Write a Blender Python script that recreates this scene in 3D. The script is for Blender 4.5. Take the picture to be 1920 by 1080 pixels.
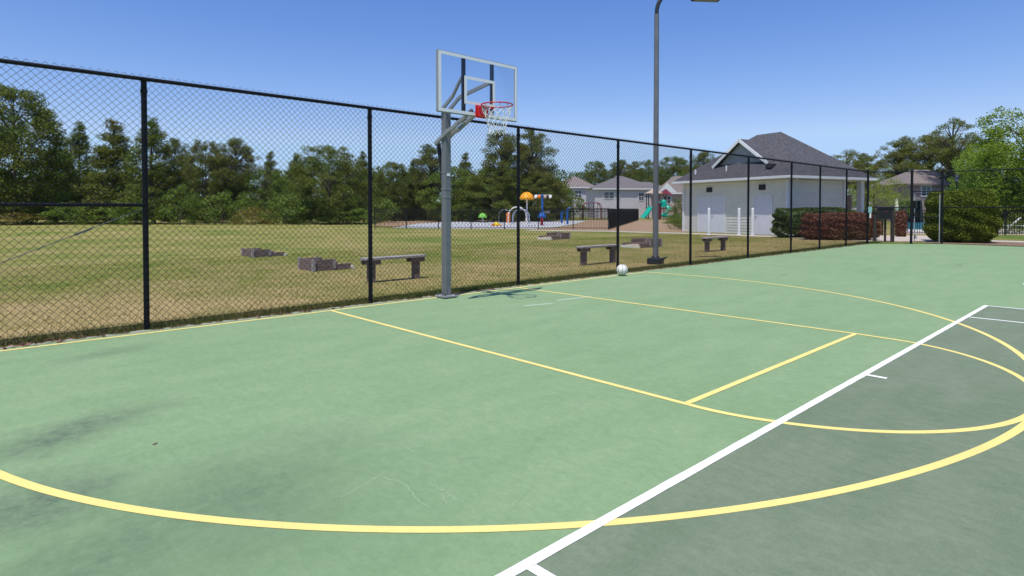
import bpy, math, random
import numpy as np
from mathutils import Vector, Matrix

for o in list(bpy.data.objects): bpy.data.objects.remove(o)
SC = bpy.context.scene
COL = SC.collection
R = math.radians

# ------------------------------------------------------------------ camera
CX, CY, CZ = -5.764, -7.928, 1.428
YAW, PITCH = .7526, -.0208
F_PX, C_Y = 1133.95, 415.67
cam = bpy.data.cameras.new('camera'); cam.sensor_width = 36; cam.lens = F_PX/1920*36
cam.shift_y = -(540-C_Y)/1920; cam.clip_start = .05; cam.clip_end = 6000
camo = bpy.data.objects.new('camera', cam); COL.objects.link(camo)
camo.location = (CX, CY, CZ); camo.rotation_euler = (math.pi/2+PITCH, 0, -YAW)
SC.camera = camo
# ------------------------------------------------------------------ sky, sun, exposure
SUN = Vector((-.98, -.48, 2.95)).normalized()
EL, AZ = math.asin(SUN.z), math.atan2(SUN.x, SUN.y)
w = bpy.data.worlds.new('World'); SC.world = w; w.use_nodes = True
nt = w.node_tree; nt.nodes.clear()
sky = nt.nodes.new('ShaderNodeTexSky'); sky.sky_type = 'NISHITA'; sky.sun_disc = False
sky.sun_elevation = EL; sky.sun_rotation = AZ; sky.air_density = 1.0; sky.dust_density = .6; sky.ozone_density = 3.0
sky.altitude = 0
bg = nt.nodes.new('ShaderNodeBackground'); bg.inputs[1].default_value = .12
wo = nt.nodes.new('ShaderNodeOutputWorld')
sep = nt.nodes.new('ShaderNodeSeparateColor'); com = nt.nodes.new('ShaderNodeCombineColor'); nt.links.new(sky.outputs[0], sep.inputs[0])
for i, (lim, p, a) in enumerate(((3.3, 1.55, .585), (4.9, 1.25, .745), (6.2, .9, 1.56))):      # deeper blue overhead, paler towards the horizon
    ms = []
    for op, val in (('MINIMUM', lim), ('POWER', p), ('MULTIPLY', a)):
        m_ = nt.nodes.new('ShaderNodeMath'); m_.operation = op; m_.inputs[1].default_value = val; nt.links.new(ms[-1].outputs[0] if ms else sep.outputs[i], m_.inputs[0]); ms.append(m_)
    nt.links.new(ms[-1].outputs[0], com.inputs[i])
nt.links.new(com.outputs[0], bg.inputs[0]); nt.links.new(bg.outputs[0], wo.inputs[0])
sl = bpy.data.lights.new('sun', 'SUN'); sl.energy = 4.8; sl.angle = R(.5); sl.color = (1, .96, .89)
so = bpy.data.objects.new('sun', sl); COL.objects.link(so)
so.rotation_euler = (-SUN).to_track_quat('-Z', 'Y').to_euler(); so.location = (0, 0, 30)
SC.view_settings.view_transform = 'Standard'; SC.view_settings.look = 'None'
SC.view_settings.exposure = 0.0; SC.view_settings.gamma = 1
SC.render.engine = 'CYCLES'; SC.render.resolution_x = 1024; SC.render.resolution_y = 576

# ------------------------------------------------------------------ where a sight line meets the place
_F = np.array([math.sin(YAW)*math.cos(PITCH), math.cos(YAW)*math.cos(PITCH), math.sin(PITCH)])
_R = np.array([math.cos(YAW), -math.sin(YAW), 0]); _U = np.cross(_R, _F)
CAM = np.array([CX, CY, CZ])
def ray(x, y): return _F + _R*(x-960)/F_PX + _U*(C_Y-y)/F_PX
def gnd(x, y, z=0.0):
    d = ray(x, y); return CAM + d*((z-CZ)/d[2])
def at(x, dep):                       # ground point in the column x at distance dep
    p = CAM + ray(x, 392)*dep; p[2] = 0; return p
def hgt(y, dep): return CZ + (392-y)*dep/F_PX

# ------------------------------------------------------------------ materials
def nodes(name):
    m = bpy.data.materials.new(name); m.use_nodes = True
    n = m.node_tree; b = n.nodes['Principled BSDF']; return m, n, b
def N(n, t, **k):
    x = n.nodes.new(t)
    for a, v in k.items(): setattr(x, a, v)
    return x
def L(n, a, b): n.links.new(a, b)
def rgb(c): return (c[0], c[1], c[2], 1)
def noise(n, vec, scale, det=4, rough=.55, stretch=None):
    if stretch:
        mp = N(n, 'ShaderNodeMapping'); mp.inputs['Scale'].default_value = stretch; L(n, vec, mp.inputs[0]); vec = mp.outputs[0]
    t = N(n, 'ShaderNodeTexNoise'); t.inputs['Scale'].default_value = scale; t.inputs['Detail'].default_value = det
    t.inputs['Roughness'].default_value = rough; L(n, vec, t.inputs['Vector']); return t.outputs[0]
def ramp(n, v, a, b, c0=(0, 0, 0), c1=(1, 1, 1)):
    r = N(n, 'ShaderNodeValToRGB'); r.color_ramp.elements[0].position = a; r.color_ramp.elements[1].position = b
    r.color_ramp.elements[0].color = rgb(c0); r.color_ramp.elements[1].color = rgb(c1); L(n, v, r.inputs[0]); return r.outputs[0]
def mixc(n, f, a, b, mode='MIX'):
    m = N(n, 'ShaderNodeMix', data_type='RGBA', blend_type=mode)
    if isinstance(f, (int, float)): m.inputs[0].default_value = f
    else: L(n, f, m.inputs[0])
    for i, v in ((6, a), (7, b)):
        if isinstance(v, tuple): m.inputs[i].default_value = rgb(v)
        else: L(n, v, m.inputs[i])
    return m.outputs[2]
def math_(n, op, a, b=None):
    m = N(n, 'ShaderNodeMath', operation=op)
    for i, v in ((0, a), (1, b)):
        if v is None: continue
        if isinstance(v, (int, float)): m.inputs[i].default_value = v
        else: L(n, v, m.inputs[i])
    return m.outputs[0]
def bump(n, b, h, st, dist=.01):
    x = N(n, 'ShaderNodeBump'); x.inputs['Strength'].default_value = st; x.inputs['Distance'].default_value = dist
    L(n, h, x.inputs['Height']); L(n, x.outputs[0], b.inputs['Normal'])
def pmat(name, c1, c2=None, scale=6, rough=.6, bmp=.15, metal=0, det=5, spec=.4, lap=None, lo=.35, hi=.68, stretch=None):
    m, n, b = nodes(name); tc = N(n, 'ShaderNodeTexCoord').outputs['Object']
    if c2 is None: c2 = tuple(x*.8 for x in c1)
    f = noise(n, tc, scale, det, stretch=stretch)
    L(n, ramp(n, f, lo, hi, c1, c2), b.inputs['Base Color'])
    b.inputs['Roughness'].default_value = rough; b.inputs['Metallic'].default_value = metal
    b.inputs['Specular IOR Level'].default_value = spec
    if lap:
        wv = N(n, 'ShaderNodeTexWave', wave_type='BANDS', bands_direction='Z', wave_profile='SAW'); wv.inputs['Scale'].default_value = .314/lap
        L(n, tc, wv.inputs['Vector']); bump(n, b, wv.outputs['Fac'], .9, .02)
    elif bmp: bump(n, b, f, bmp, .01)
    return m
def leafmat(name, c1, c2, trans=.35, c3=None):
    m, n, b = nodes(name)
    g = N(n, 'ShaderNodeNewGeometry'); tc = N(n, 'ShaderNodeTexCoord').outputs['Object']
    rnd = g.outputs['Random Per Island']
    f = math_(n, 'ADD', math_(n, 'MULTIPLY', rnd, .6), math_(n, 'MULTIPLY', noise(n, tc, .55, 2), .4))
    col = ramp(n, f, .2, .8, c1, c2)
    if c3:
        col = mixc(n, ramp(n, noise(n, tc, .35, 3), .5, .66), col, c3)
    L(n, col, b.inputs['Base Color']); b.inputs['Roughness'].default_value = .55; b.inputs['Specular IOR Level'].default_value = .25
    t = N(n, 'ShaderNodeBsdfTranslucent'); L(n, mixc(n, 1.0, col, (1.15, 1.2, .5), 'MULTIPLY'), t.inputs[0])
    mx = N(n, 'ShaderNodeMixShader'); mx.inputs[0].default_value = trans
    L(n, b.outputs[0], mx.inputs[1]); L(n, t.outputs[0], mx.inputs[2]); L(n, mx.outputs[0], n.nodes['Material Output'].inputs[0])
    return m
def lawn_color(n, pos):
    big = noise(n, pos, .22, 5, .62, (1, 1.0, 1)); mid = noise(n, pos, 1.3, 6, .7); fine = noise(n, pos, 16, 4, .7)
    f = math_(n, 'ADD', math_(n, 'ADD', math_(n, 'MULTIPLY', big, .62), math_(n, 'MULTIPLY', mid, .46)), math_(n, 'MULTIPLY', fine, .12))
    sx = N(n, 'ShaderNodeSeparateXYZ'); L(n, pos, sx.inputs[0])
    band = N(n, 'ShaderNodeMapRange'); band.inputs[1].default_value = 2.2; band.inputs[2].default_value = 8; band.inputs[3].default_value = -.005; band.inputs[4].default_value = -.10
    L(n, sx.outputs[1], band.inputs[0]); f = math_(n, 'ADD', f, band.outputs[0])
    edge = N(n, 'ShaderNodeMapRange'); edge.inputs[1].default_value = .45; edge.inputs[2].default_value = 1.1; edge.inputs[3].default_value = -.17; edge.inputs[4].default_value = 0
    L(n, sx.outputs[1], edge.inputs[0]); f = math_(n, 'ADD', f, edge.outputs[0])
    r = N(n, 'ShaderNodeValToRGB'); e = r.color_ramp.elements
    e[0].position = .36; e[0].color = rgb((.095, .155, .026)); e[1].position = .68; e[1].color = rgb((.39, .30, .145))
    k = e.new(.46); k.color = rgb((.185, .20, .048)); k = e.new(.56); k.color = rgb((.275, .24, .09))
    L(n, f, r.inputs[0]); 
    return mixc(n, .5, r.outputs[0], ramp(n, fine, .3, .7, (.55, .55, .55), (1.35, 1.3, 1.2)), 'MULTIPLY'), fine
def m_lawn():
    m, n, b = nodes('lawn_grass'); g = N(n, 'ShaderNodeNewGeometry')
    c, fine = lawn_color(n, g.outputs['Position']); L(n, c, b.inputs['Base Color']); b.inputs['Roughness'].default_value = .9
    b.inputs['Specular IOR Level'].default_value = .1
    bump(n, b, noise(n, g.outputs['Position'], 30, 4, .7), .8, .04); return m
def m_blades():
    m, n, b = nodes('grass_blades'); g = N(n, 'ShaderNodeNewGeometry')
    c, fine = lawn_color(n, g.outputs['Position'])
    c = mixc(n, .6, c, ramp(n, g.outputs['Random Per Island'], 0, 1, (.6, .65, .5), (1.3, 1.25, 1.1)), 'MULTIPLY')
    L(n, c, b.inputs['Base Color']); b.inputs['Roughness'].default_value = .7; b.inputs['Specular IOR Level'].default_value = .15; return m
def ellipse(n, pos, cx, cy, rx, ry, ang, soft=1.0):
    mp = N(n, 'ShaderNodeMapping', vector_type='TEXTURE'); mp.inputs['Location'].default_value = (cx, cy, 0); mp.inputs['Rotation'].default_value = (0, 0, ang)
    mp.inputs['Scale'].default_value = (rx, ry, 1e4); L(n, pos, mp.inputs[0])
    ln = N(n, 'ShaderNodeVectorMath', operation='LENGTH'); L(n, mp.outputs[0], ln.inputs[0])
    mr = N(n, 'ShaderNodeMapRange', interpolation_type='SMOOTHSTEP'); mr.inputs[1].default_value = 1.0; mr.inputs[2].default_value = 1-soft
    L(n, ln.outputs['Value'], mr.inputs[0]); return mr.outputs[0]
def m_court(name, ca, cb, stains=True):
    m, n, b = nodes(name); pos = N(n, 'ShaderNodeTexCoord').outputs['Object']
    wobble = N(n, 'ShaderNodeTexNoise'); wobble.inputs['Scale'].default_value = 2.5; wobble.inputs['Detail'].default_value = 4; L(n, pos, wobble.inputs['Vector'])
    wp = N(n, 'ShaderNodeVectorMath', operation='MULTIPLY_ADD'); L(n, wobble.outputs['Color'], wp.inputs[0]); wp.inputs[1].default_value = (.5, .5, 0); L(n, pos, wp.inputs[2])
    # rolled-on coating: strokes along two directions, mottling, fine grit
    s1 = noise(n, pos, 1.1, 6, .62, (1.0, 2.6, 1)); s2 = noise(n, pos, 5.5, 5, .6, (2.2, .8, 1)); s3 = noise(n, pos, .35, 3, .5); grit = noise(n, pos, 130, 3, .6)
    f = math_(n, 'ADD', math_(n, 'ADD', math_(n, 'MULTIPLY', s1, .45), math_(n, 'MULTIPLY', s2, .3)), math_(n, 'MULTIPLY', s3, .25))
    c = ramp(n, f, .39, .60, ca, cb)
    c = mixc(n, .55, c, ramp(n, grit, .3, .7, (.86, .86, .86), (1.12, 1.12, 1.12)), 'MULTIPLY')
    m1 = noise(n, pos, 17, 4, .65, (1.4, .8, 1)); m2 = noise(n, pos, 44, 3, .6, (.8, 1.3, 1))
    c = mixc(n, .8, c, ramp(n, math_(n, 'ADD', math_(n, 'MULTIPLY', m1, .6), math_(n, 'MULTIPLY', m2, .4)), .36, .64, (.88, .9, .88), (1.12, 1.1, 1.12)), 'MULTIPLY')
    fl = ramp(n, noise(n, pos, 60, 2, .5, (1, 1.4, 1)), .72, .80); c = mixc(n, math_(n, 'MULTIPLY', fl, .35), c, (.42, .5, .4))
    dk = ramp(n, noise(n, pos, 75, 2, .5), .76, .82); c = mixc(n, math_(n, 'MULTIPLY', dk, .5), c, (.08, .1, .08))
    # thin pale scuffs
    sc = ramp(n, noise(n, pos, 9, 5, .7, (.5, 3.5, 1)), .66, .76)
    c = mixc(n, math_(n, 'MULTIPLY', sc, .4), c, tuple(x*1.25+.05 for x in cb))
    if stains:
        acc = None; d = wp.outputs[0]
        for (cx, cy, rx, ry, an, st) in STAINS:
            e = math_(n, 'MULTIPLY', ellipse(n, d, cx+.25, cy+.25, rx, ry, an), st)
            acc = e if acc is None else math_(n, 'MAXIMUM', acc, e)
        spk = math_(n, 'ADD', .45, ramp(n, noise(n, pos, 9, 7, .75, (1.3, 1.3, 1)), .35, .68))
        acc = math_(n, 'MINIMUM', math_(n, 'MULTIPLY', acc, spk), 1.0)
        c = mixc(n, math_(n, 'MULTIPLY', acc, .72), c, (.065, .085, .07))
        gn = ellipse(n, d, -5.0+.25, -5.2+.25, 2.2, 1.5, .2)
        c = mixc(n, math_(n, 'MULTIPLY', gn, .35), c, (.10, .17, .09))
    L(n, c, b.inputs['Base Color']); b.inputs['Roughness'].default_value = .82; b.inputs['Specular IOR Level'].default_value = .22
    bump(n, b, grit, .25, .003); return m
STAINS = [(-5.25, -3.2, 1.0, .42, .45, .8), (-4.85, -3.05, .6, .28, .4, .5), (-4.62, -.80, .7, .3, .5, .45), (-5.45, -4.2, .6, .6, .3, .8), (-4.75, -4.85, .95, .8, .8, .55),
          (-4.15, -4.5, .6, .45, .6, .25), (-5.3, -5.0, .8, .5, .4, .6), (7.5, -2.4, 1.4, .06, .2, .3), (13, -4.5, 1.5, .1, .1, .35)]
def m_paint(name, c, wear=.35):
    m, n, b = nodes(name); pos = N(n, 'ShaderNodeTexCoord').outputs['Object']
    f = ramp(n, noise(n, pos, 40, 5, .7), .55, .75); g = noise(n, pos, 2, 3)
    col = ramp(n, g, .3, .7, c, tuple(x*.9 for x in c))
    L(n, mixc(n, math_(n, 'MULTIPLY', f, wear), col, (.2, .3, .18)), b.inputs['Base Color']); b.inputs['Roughness'].default_value = .75; b.inputs['Specular IOR Level'].default_value = .25
    return m

M = {}
M['lawn'] = m_lawn(); M['blades'] = m_blades()
M['court'] = m_court('green_court_coating', (.176, .272, .134), (.214, .309, .163))
M['tennis'] = m_court('dark_court_coating', (.127, .171, .104), (.168, .208, .136), False)
M['yellow'] = m_paint('yellow_line_paint', (.79, .635, .21)); M['white'] = m_paint('white_line_paint', (.8, .8, .77), .2)
M['faded'] = m_paint('faded_line_paint', (.36, .46, .34), .3)
M['soil'] = pmat('leaf_litter', (.13, .075, .05), (.3, .21, .14), 22, .95, .8, det=6)
M['gravel'] = pmat('gravel_edge', (.2, .24, .16), (.32, .29, .23), 40, .9, .8)
M['straw'] = pmat('pine_straw', (.27, .165, .09), (.38, .26, .16), 3, .95, .6, det=6)
M['concrete'] = pmat('concrete', (.45, .38, .32), (.55, .48, .42), 4, .85, .1)
M['pad'] = pmat('pale_concrete', (.5, .5, .5), (.44, .44, .46), 3, .8, .1)
M['fence'] = pmat('black_vinyl', (.006, .006, .008), (.011, .011, .014), 8, .5, .03, spec=.25)
M['wire'] = pmat('black_wire', (.008, .009, .014), (.014, .015, .02), 8, .5, 0, spec=.3)
M['galv'] = pmat('galvanised', (.42, .42, .43), (.55, .55, .56), 12, .4, .05, .6)
M['pole'] = pmat('grey_powder_coat', (.14, .145, .155), (.17, .175, .185), 5, .4, .03)
M['arm'] = pmat('grey_steel_arm', (.22, .225, .23), (.28, .285, .29), 5, .4, .03)
M['black'] = pmat('black_plastic', (.015, .015, .017), None, 5, .45, .02)
M['boardwhite'] = pmat('white_border', (.82, .82, .82), (.78, .78, .78), 5, .4, .02)
M['alu'] = pmat('board_aluminium', (.3, .3, .3), (.36, .36, .36), 8, .4, .02, .3)
M['red'] = pmat('red_rim_paint', (.62, .025, .03), (.5, .02, .025), 12, .35, .03)
M['net'] = pmat('white_net_cord', (.8, .8, .78), (.68, .68, .66), 30, .8, 0)
M['lamppole'] = pmat('lamp_pole_grey', (.13, .13, .145), (.17, .17, .185), 3, .45, .04)
M['lampbase'] = pmat('lamp_base_dark', (.02, .022, .03), None, 5, .5, .05)
M['wood'] = pmat('weathered_timber', (.10, .066, .056), (.25, .185, .165), 5, .85, .5, stretch=(1, 9, 9))
M['woodtop'] = pmat('grey_seat_board', (.24, .21, .2), (.38, .34, .32), 5, .8, .4, stretch=(1, 9, 9))
M['woodend'] = pmat('pale_board', (.6, .55, .45), (.7, .66, .55), 6, .8, .3)
M['darkwood'] = pmat('dark_stained_wood', (.03, .024, .022), (.06, .048, .044), 6, .6, .3, stretch=(9, 9, 1))
M['sand'] = pmat('pit_sand', (.4, .31, .22), (.52, .42, .32), 12, .95, .5)
M['ball'] = pmat('white_leather', (.78, .77, .73), (.68, .67, .64), 20, .55, .1)
M['shake'] = pmat('white_shingle_siding', (.74, .725, .66), (.66, .65, .595), 3, .7, 0, lap=.17)
M['trim'] = pmat('white_trim', (.76, .77, .78), (.7, .71, .72), 3, .5, .03)
M['door'] = pmat('white_door', (.72, .72, .78), (.66, .66, .73), 3, .5, .03)
M['roof'] = pmat('grey_shingles', (.045, .044, .05), (.10, .096, .107), 7, .9, .5, det=8, lap=None)
M['roofb'] = pmat('brown_shingles', (.17, .14, .125), (.24, .2, .185), 6, .9, .5, det=8)
M['roofc'] = pmat('dusky_shingles', (.13, .115, .12), (.19, .17, .175), 6, .9, .5, det=8)
M['gable'] = pmat('blue_grey_siding', (.30, .33, .36), (.26, .29, .32), 3, .7, 0, lap=.15)
M['fascia'] = pmat('brown_fascia', (.2, .15, .13), None, 3, .6, 0)
M['hwall'] = pmat('lilac_white_siding', (.66, .62, .65), (.6, .57, .61), 2, .8, 0, lap=.2)
M['brick'] = pmat('taupe_brick', (.30, .22, .195), (.4, .31, .28), 5, .9, .2)
M['pinkbrick'] = pmat('pink_brick', (.42, .33, .31), (.5, .4, .38), 5, .9, .2)
M['glass'] = pmat('window_glass', (.05, .06, .075), (.09, .1, .12), 2, .08, 0, spec=.8)
M['vent_and_shade'] = pmat('dark_louvre_and_shade', (.03, .03, .035), None, 5, .6, 0)  # louvres and roof vent, also the painted shade under the brick house porch
M['pine'] = leafmat('pine_needles', (.056, .08, .017), (.235, .255, .062), .38, (.18, .165, .055))
M['cedar'] = leafmat('evergreen_leaves', (.056, .085, .015), (.24, .265, .058), .38, (.13, .19, .04))
M['broad'] = leafmat('bright_leaves', (.11, .175, .022), (.33, .42, .07), .45)
M['mid'] = leafmat('mid_green_leaves', (.075, .125, .02), (.21, .28, .06), .4)
M['lime'] = leafmat('yellow_green_leaves', (.16, .2, .03), (.34, .36, .07), .45)
M['hedge'] = leafmat('hedge_leaves', (.035, .055, .014), (.13, .18, .04), .25)
M['bush'] = leafmat('clipped_bush_leaves', (.026, .055, .007), (.25, .30, .02), .25)
M['redleaf'] = leafmat('red_hedge_leaves', (.09, .033, .028), (.36, .16, .10), .3, (.19, .13, .05))
M['dry'] = leafmat('dry_bush_leaves', (.14, .12, .03), (.3, .24, .06), .3)
M['bark'] = pmat('bark', (.06, .045, .035), (.14, .11, .09), 9, .95, .6)
M['pool'] = pmat('pool_water_blue', (.1, .55, .74), (.16, .62, .8), .6, .05, .05, spec=.6)
M['plgreen'] = pmat('green_plastic', (.0, .33, .24), (.01, .4, .3), 3, .35, 0)
M['plmaroon'] = pmat('maroon_metal', (.17, .02, .035), (.13, .018, .03), 3, .45, 0)
M['pltan'] = pmat('tan_plastic', (.5, .38, .3), (.42, .32, .25), 3, .6, 0)
M['plorange'] = pmat('orange_plastic', (.8, .2, .02), (.75, .16, .02), 3, .4, 0)
M['plyellow'] = pmat('amber_plastic', (.86, .40, .01), (.8, .32, .01), 3, .4, 0)
M['pllemon'] = pmat('lemon_plastic', (.75, .6, .03), (.7, .5, .02), 3, .4, 0)
M['pllime'] = pmat('lime_plastic', (.25, .65, .1), (.2, .55, .08), 3, .4, 0)
M['plblue'] = pmat('blue_metal', (.015, .12, .42), (.012, .1, .36), 3, .4, 0)
M['plred'] = pmat('red_plastic', (.5, .03, .04), (.42, .02, .03), 3, .4, 0)
M['plgrey'] = pmat('grey_blue_metal', (.3, .34, .42), (.24, .28, .36), 3, .4, 0)
M['plwhite'] = pmat('white_metal', (.8, .78, .76), (.74, .72, .7), 3, .45, 0)
M['cream'] = pmat('cream_canvas', (.75, .7, .52), (.68, .62, .45), 5, .8, .1)
def m_board():
    m, n, b = nodes('acrylic_board'); out = n.nodes['Material Output']
    t = N(n, 'ShaderNodeBsdfTransparent'); t.inputs[0].default_value = (.93, .95, .97, 1)
    g = N(n, 'ShaderNodeBsdfGlossy'); g.inputs['Roughness'].default_value = .03
    fr = N(n, 'ShaderNodeFresnel'); fr.inputs[0].default_value = 1.45
    mx = N(n, 'ShaderNodeMixShader'); L(n, math_(n, 'MULTIPLY', fr.outputs[0], .3), mx.inputs[0]); L(n, t.outputs[0], mx.inputs[1]); L(n, g.outputs[0], mx.inputs[2])
    L(n, mx.outputs[0], out.inputs[0]); return m
M['acrylic'] = m_board()

# ------------------------------------------------------------------ mesh builder
def np_mesh(name, V, Fc, mat, parent=None, smooth=False):
    V = np.asarray(V, np.float32).reshape(-1, 3); Fc = np.asarray(Fc, np.int32); k = Fc.shape[1]
    me = bpy.data.meshes.new(name); me.vertices.add(len(V)); me.vertices.foreach_set('co', V.ravel())
    me.loops.add(Fc.size); me.loops.foreach_set('vertex_index', Fc.ravel())
    me.polygons.add(len(Fc)); me.polygons.foreach_set('loop_start', np.arange(0, Fc.size, k, dtype=np.int32))
    me.polygons.foreach_set('loop_total', np.full(len(Fc), k, np.int32)); me.update(calc_edges=True)
    me.materials.append(mat)
    if smooth: me.polygons.foreach_set('use_smooth', np.ones(len(Fc), bool))
    o = bpy.data.objects.new(name, me); COL.objects.link(o); o.parent = parent; return o
class MB:
    def __init__(s, org=(0, 0, 0)): s.v = []; s.f = []; s.mi = []; s.o = np.array(org, float); s.cur = 0; s.sm = []
    def add(s, vs, fs, sm=False):
        k = len(s.v); s.v += [tuple(np.array(p, float)-s.o) for p in vs]; s.f += [tuple(i+k for i in f) for f in fs]; s.mi += [s.cur]*len(fs); s.sm += [sm]*len(fs); return s
    def box(s, c, d, rot=0, top=None):
        cx, cy, cz = c; dx, dy, dz = [x/2 for x in d]; ca, sa = math.cos(rot), math.sin(rot); vs = []
        for z, k in ((-dz, 1), (dz, top or 1)):
            for x, y in ((-dx, -dy), (dx, -dy), (dx, dy), (-dx, dy)): vs.append((cx+(x*ca-y*sa)*k, cy+(x*sa+y*ca)*k, cz+z))
        return s.add(vs, [(3, 2, 1, 0), (4, 5, 6, 7), (0, 1, 5, 4), (1, 2, 6, 5), (2, 3, 7, 6), (3, 0, 4, 7)])
    def bar(s, a, b, wd, ht, up=(0, 0, 1)):
        a, b = Vector(a), Vector(b); d = (b-a).normalized(); u = Vector(up)
        if abs(d.dot(u)) > .99: u = Vector((1, 0, 0))
        r = d.cross(u).normalized(); u = r.cross(d); vs = []
        for p in (a, b):
            for x, y in ((-1, -1), (1, -1), (1, 1), (-1, 1)): vs.append(p+r*x*wd/2+u*y*ht/2)
        return s.add(vs, [(0, 1, 2, 3), (7, 6, 5, 4), (0, 4, 5, 1), (1, 5, 6, 2), (2, 6, 7, 3), (3, 7, 4, 0)])
    def tube(s, pts, r, n=10, cap=True, closed=False):
        P = [Vector(p) for p in pts]; m = len(P); vs = []; ref = None
        rr = r if isinstance(r, (list, tuple)) else [r]*m
        for i in range(m):
            if closed: d = P[(i+1) % m]-P[i-1]
            else: d = P[min(i+1, m-1)]-P[max(i-1, 0)]
            d.normalize()
            if ref is None:
                ref = Vector((0, 0, 1)) if abs(d.z) < .9 else Vector((1, 0, 0))
                ref = (ref-d*ref.dot(d)).normalized()
            else: ref = (ref-d*ref.dot(d)).normalized()
            q = d.cross(ref)
            for k in range(n):
                a = 2*math.pi*k/n; vs.append(P[i]+(ref*math.cos(a)+q*math.sin(a))*rr[i])
        fs = []
        for i in range(m if closed else m-1):
            j = (i+1) % m
            for k in range(n): fs.append((i*n+k, i*n+(k+1) % n, j*n+(k+1) % n, j*n+k))
        s.add(vs, fs, True)
        if cap and not closed: s.add(vs[:n], [tuple(range(n))[::-1]]); s.add(vs[-n:], [tuple(range(n))])
        return s
    def lathe(s, prof, c=(0, 0, 0), n=20):
        vs = []; fs = []
        for r, z in prof:
            for k in range(n): a = 2*math.pi*k/n; vs.append((c[0]+r*math.cos(a), c[1]+r*math.sin(a), c[2]+z))
        for i in range(len(prof)-1):
            for k in range(n): fs.append((i*n+k, i*n+(k+1) % n, (i+1)*n+(k+1) % n, (i+1)*n+k))
        return s.add(vs, fs, True)
    def poly(s, pts): return s.add(pts, [tuple(range(len(pts)))])
    def prism(s, pts, off):
        n = len(pts); o = np.array(off, float); vs = [np.array(p, float) for p in pts]; vs += [p+o for p in vs]
        return s.add(vs, [tuple(range(n))[::-1], tuple(range(n, 2*n))]+[(i, (i+1) % n, n+(i+1) % n, n+i) for i in range(n)])
    def build(s, name, mats, parent=None):
        me = bpy.data.meshes.new(name); me.from_pydata(s.v, [], s.f); me.update()
        for m in (mats if isinstance(mats, (list, tuple)) else [mats]): me.materials.append(m)
        me.polygons.foreach_set('material_index', s.mi); me.polygons.foreach_set('use_smooth', s.sm)
        import bmesh
        bm = bmesh.new(); bm.from_mesh(me); bmesh.ops.recalc_face_normals(bm, faces=bm.faces); bm.to_mesh(me); bm.free()
        o = bpy.data.objects.new(name, me); COL.objects.link(o); o.parent = parent; return o
def bevel(o, wd=.01, seg=2):
    m = o.modifiers.new('bevel', 'BEVEL'); m.width = wd; m.segments = seg; m.limit_method = 'ANGLE'; return o
def tag(o, label, cat, group=None):
    o['label'] = label; o['category'] = cat
    if group: o['group'] = group
    return o
def thing(name, loc, label, cat, group=None, rz=0):
    o = bpy.data.objects.new(name, None); COL.objects.link(o); o.location = tuple(loc); o.rotation_euler = (0, 0, rz); o.empty_display_size = .2
    return tag(o, label, cat, group)
def setting(o, kind='structure'): o['kind'] = kind; return o
def kids(o): return [c for c in bpy.data.objects if c.parent == o]
def copy_tree(o, parent=None):
    c = o.copy(); COL.objects.link(c); c.parent = parent
    for ch in kids(o): copy_tree(ch, c)
    return c

# ------------------------------------------------------------------ ground, courts, painted lines
FY = .314                       # line of the long fence
GX = 24.25                      # line of the end fence
b = MB(); b.poly([(-900, -900, -.03), (1500, -900, -.03), (1500, 1500, -.03), (-900, 1500, -.03)]); setting(b.build('ground', M['lawn']))
b = MB(); b.prism([(-30, -45, -.12), (24.0, -45, -.12), (24.0, -1.9, -.12), (21.95, .12, -.12), (-30, .12, -.12)], (0, 0, .12))
# crumbling outer edge of the coating along the fence
setting(b.build('sport_court', M['court']))
rng = random.Random(3)
def ribbon(pts, wd, z):
    P = [np.array(p[:2], float) for p in pts]; vs = []; fs = []
    for i, p in enumerate(P):
        d = P[min(i+1, len(P)-1)]-P[max(i-1, 0)]; d /= np.hypot(*d); nn = np.array([-d[1], d[0]])
        vs += [(*(p+nn*wd/2), z), (*(p-nn*wd/2), z)]
    for i in range(len(P)-1): fs.append((2*i, 2*i+1, 2*i+3, 2*i+2))
    return vs, fs
def wobbly_strip(x0, x1, y0, y1, z, amp, step, name, mat):
    vs = []; fs = []; k = 0; x = x0
    while x <= x1:
        vs += [(x, y0+rng.uniform(-amp, amp), z), (x, y1+rng.uniform(-amp, amp)*1.6, z)]
        if k: fs.append((2*k-2, 2*k, 2*k+1, 2*k-1))
        k += 1; x += step
    bb = MB(); bb.add(vs, fs); return setting(bb.build(name, mat))
wobbly_strip(-9, 22.2, .05, .62, -.022, .03, .08, 'leaf_litter_strip', M['soil'])
wobbly_strip(-9, 21.8, .125, .185, .001, .04, .06, 'gravel_edge', M['gravel'])
TX, TY = 5.45, -6.19
b = MB(); b.poly([(-TX, -32, .0015), (TX, -32, .0015), (TX, TY, .0015), (-TX, TY, .0015)])
b.poly([(9.12, -32, .0015), (20.1, -32, .0015), (20.1, TY, .0015), (9.12, TY, .0015)]); setting(b.build('tennis_court', M['tennis']))
LW = .052
b = MB()
KW, FTL, YC, R3, EL3 = 1.824, -5.61, -2.168, 5.8365, .882
def ln(bb, a, c, z, wd=LW):
    a = np.array(a, float); c = np.array(c, float); n = max(2, int(np.hypot(*(c-a))/.09)); vs, fs = ribbon([a+(c-a)*i/n for i in range(n+1)], wd, z)
    bb.add([(x+rng.gauss(0, .0008), y+rng.gauss(0, .0008), q) for x, y, q in vs], fs)
ln(b, (-12, 0), (R3, 0), .003)
ln(b, (-KW, -LW/2), (-KW, FTL), .003); ln(b, (KW, -LW/2), (KW, FTL), .003); ln(b, (-KW+LW/2, FTL+LW/2), (KW-LW/2, FTL+LW/2), .0034)
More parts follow.
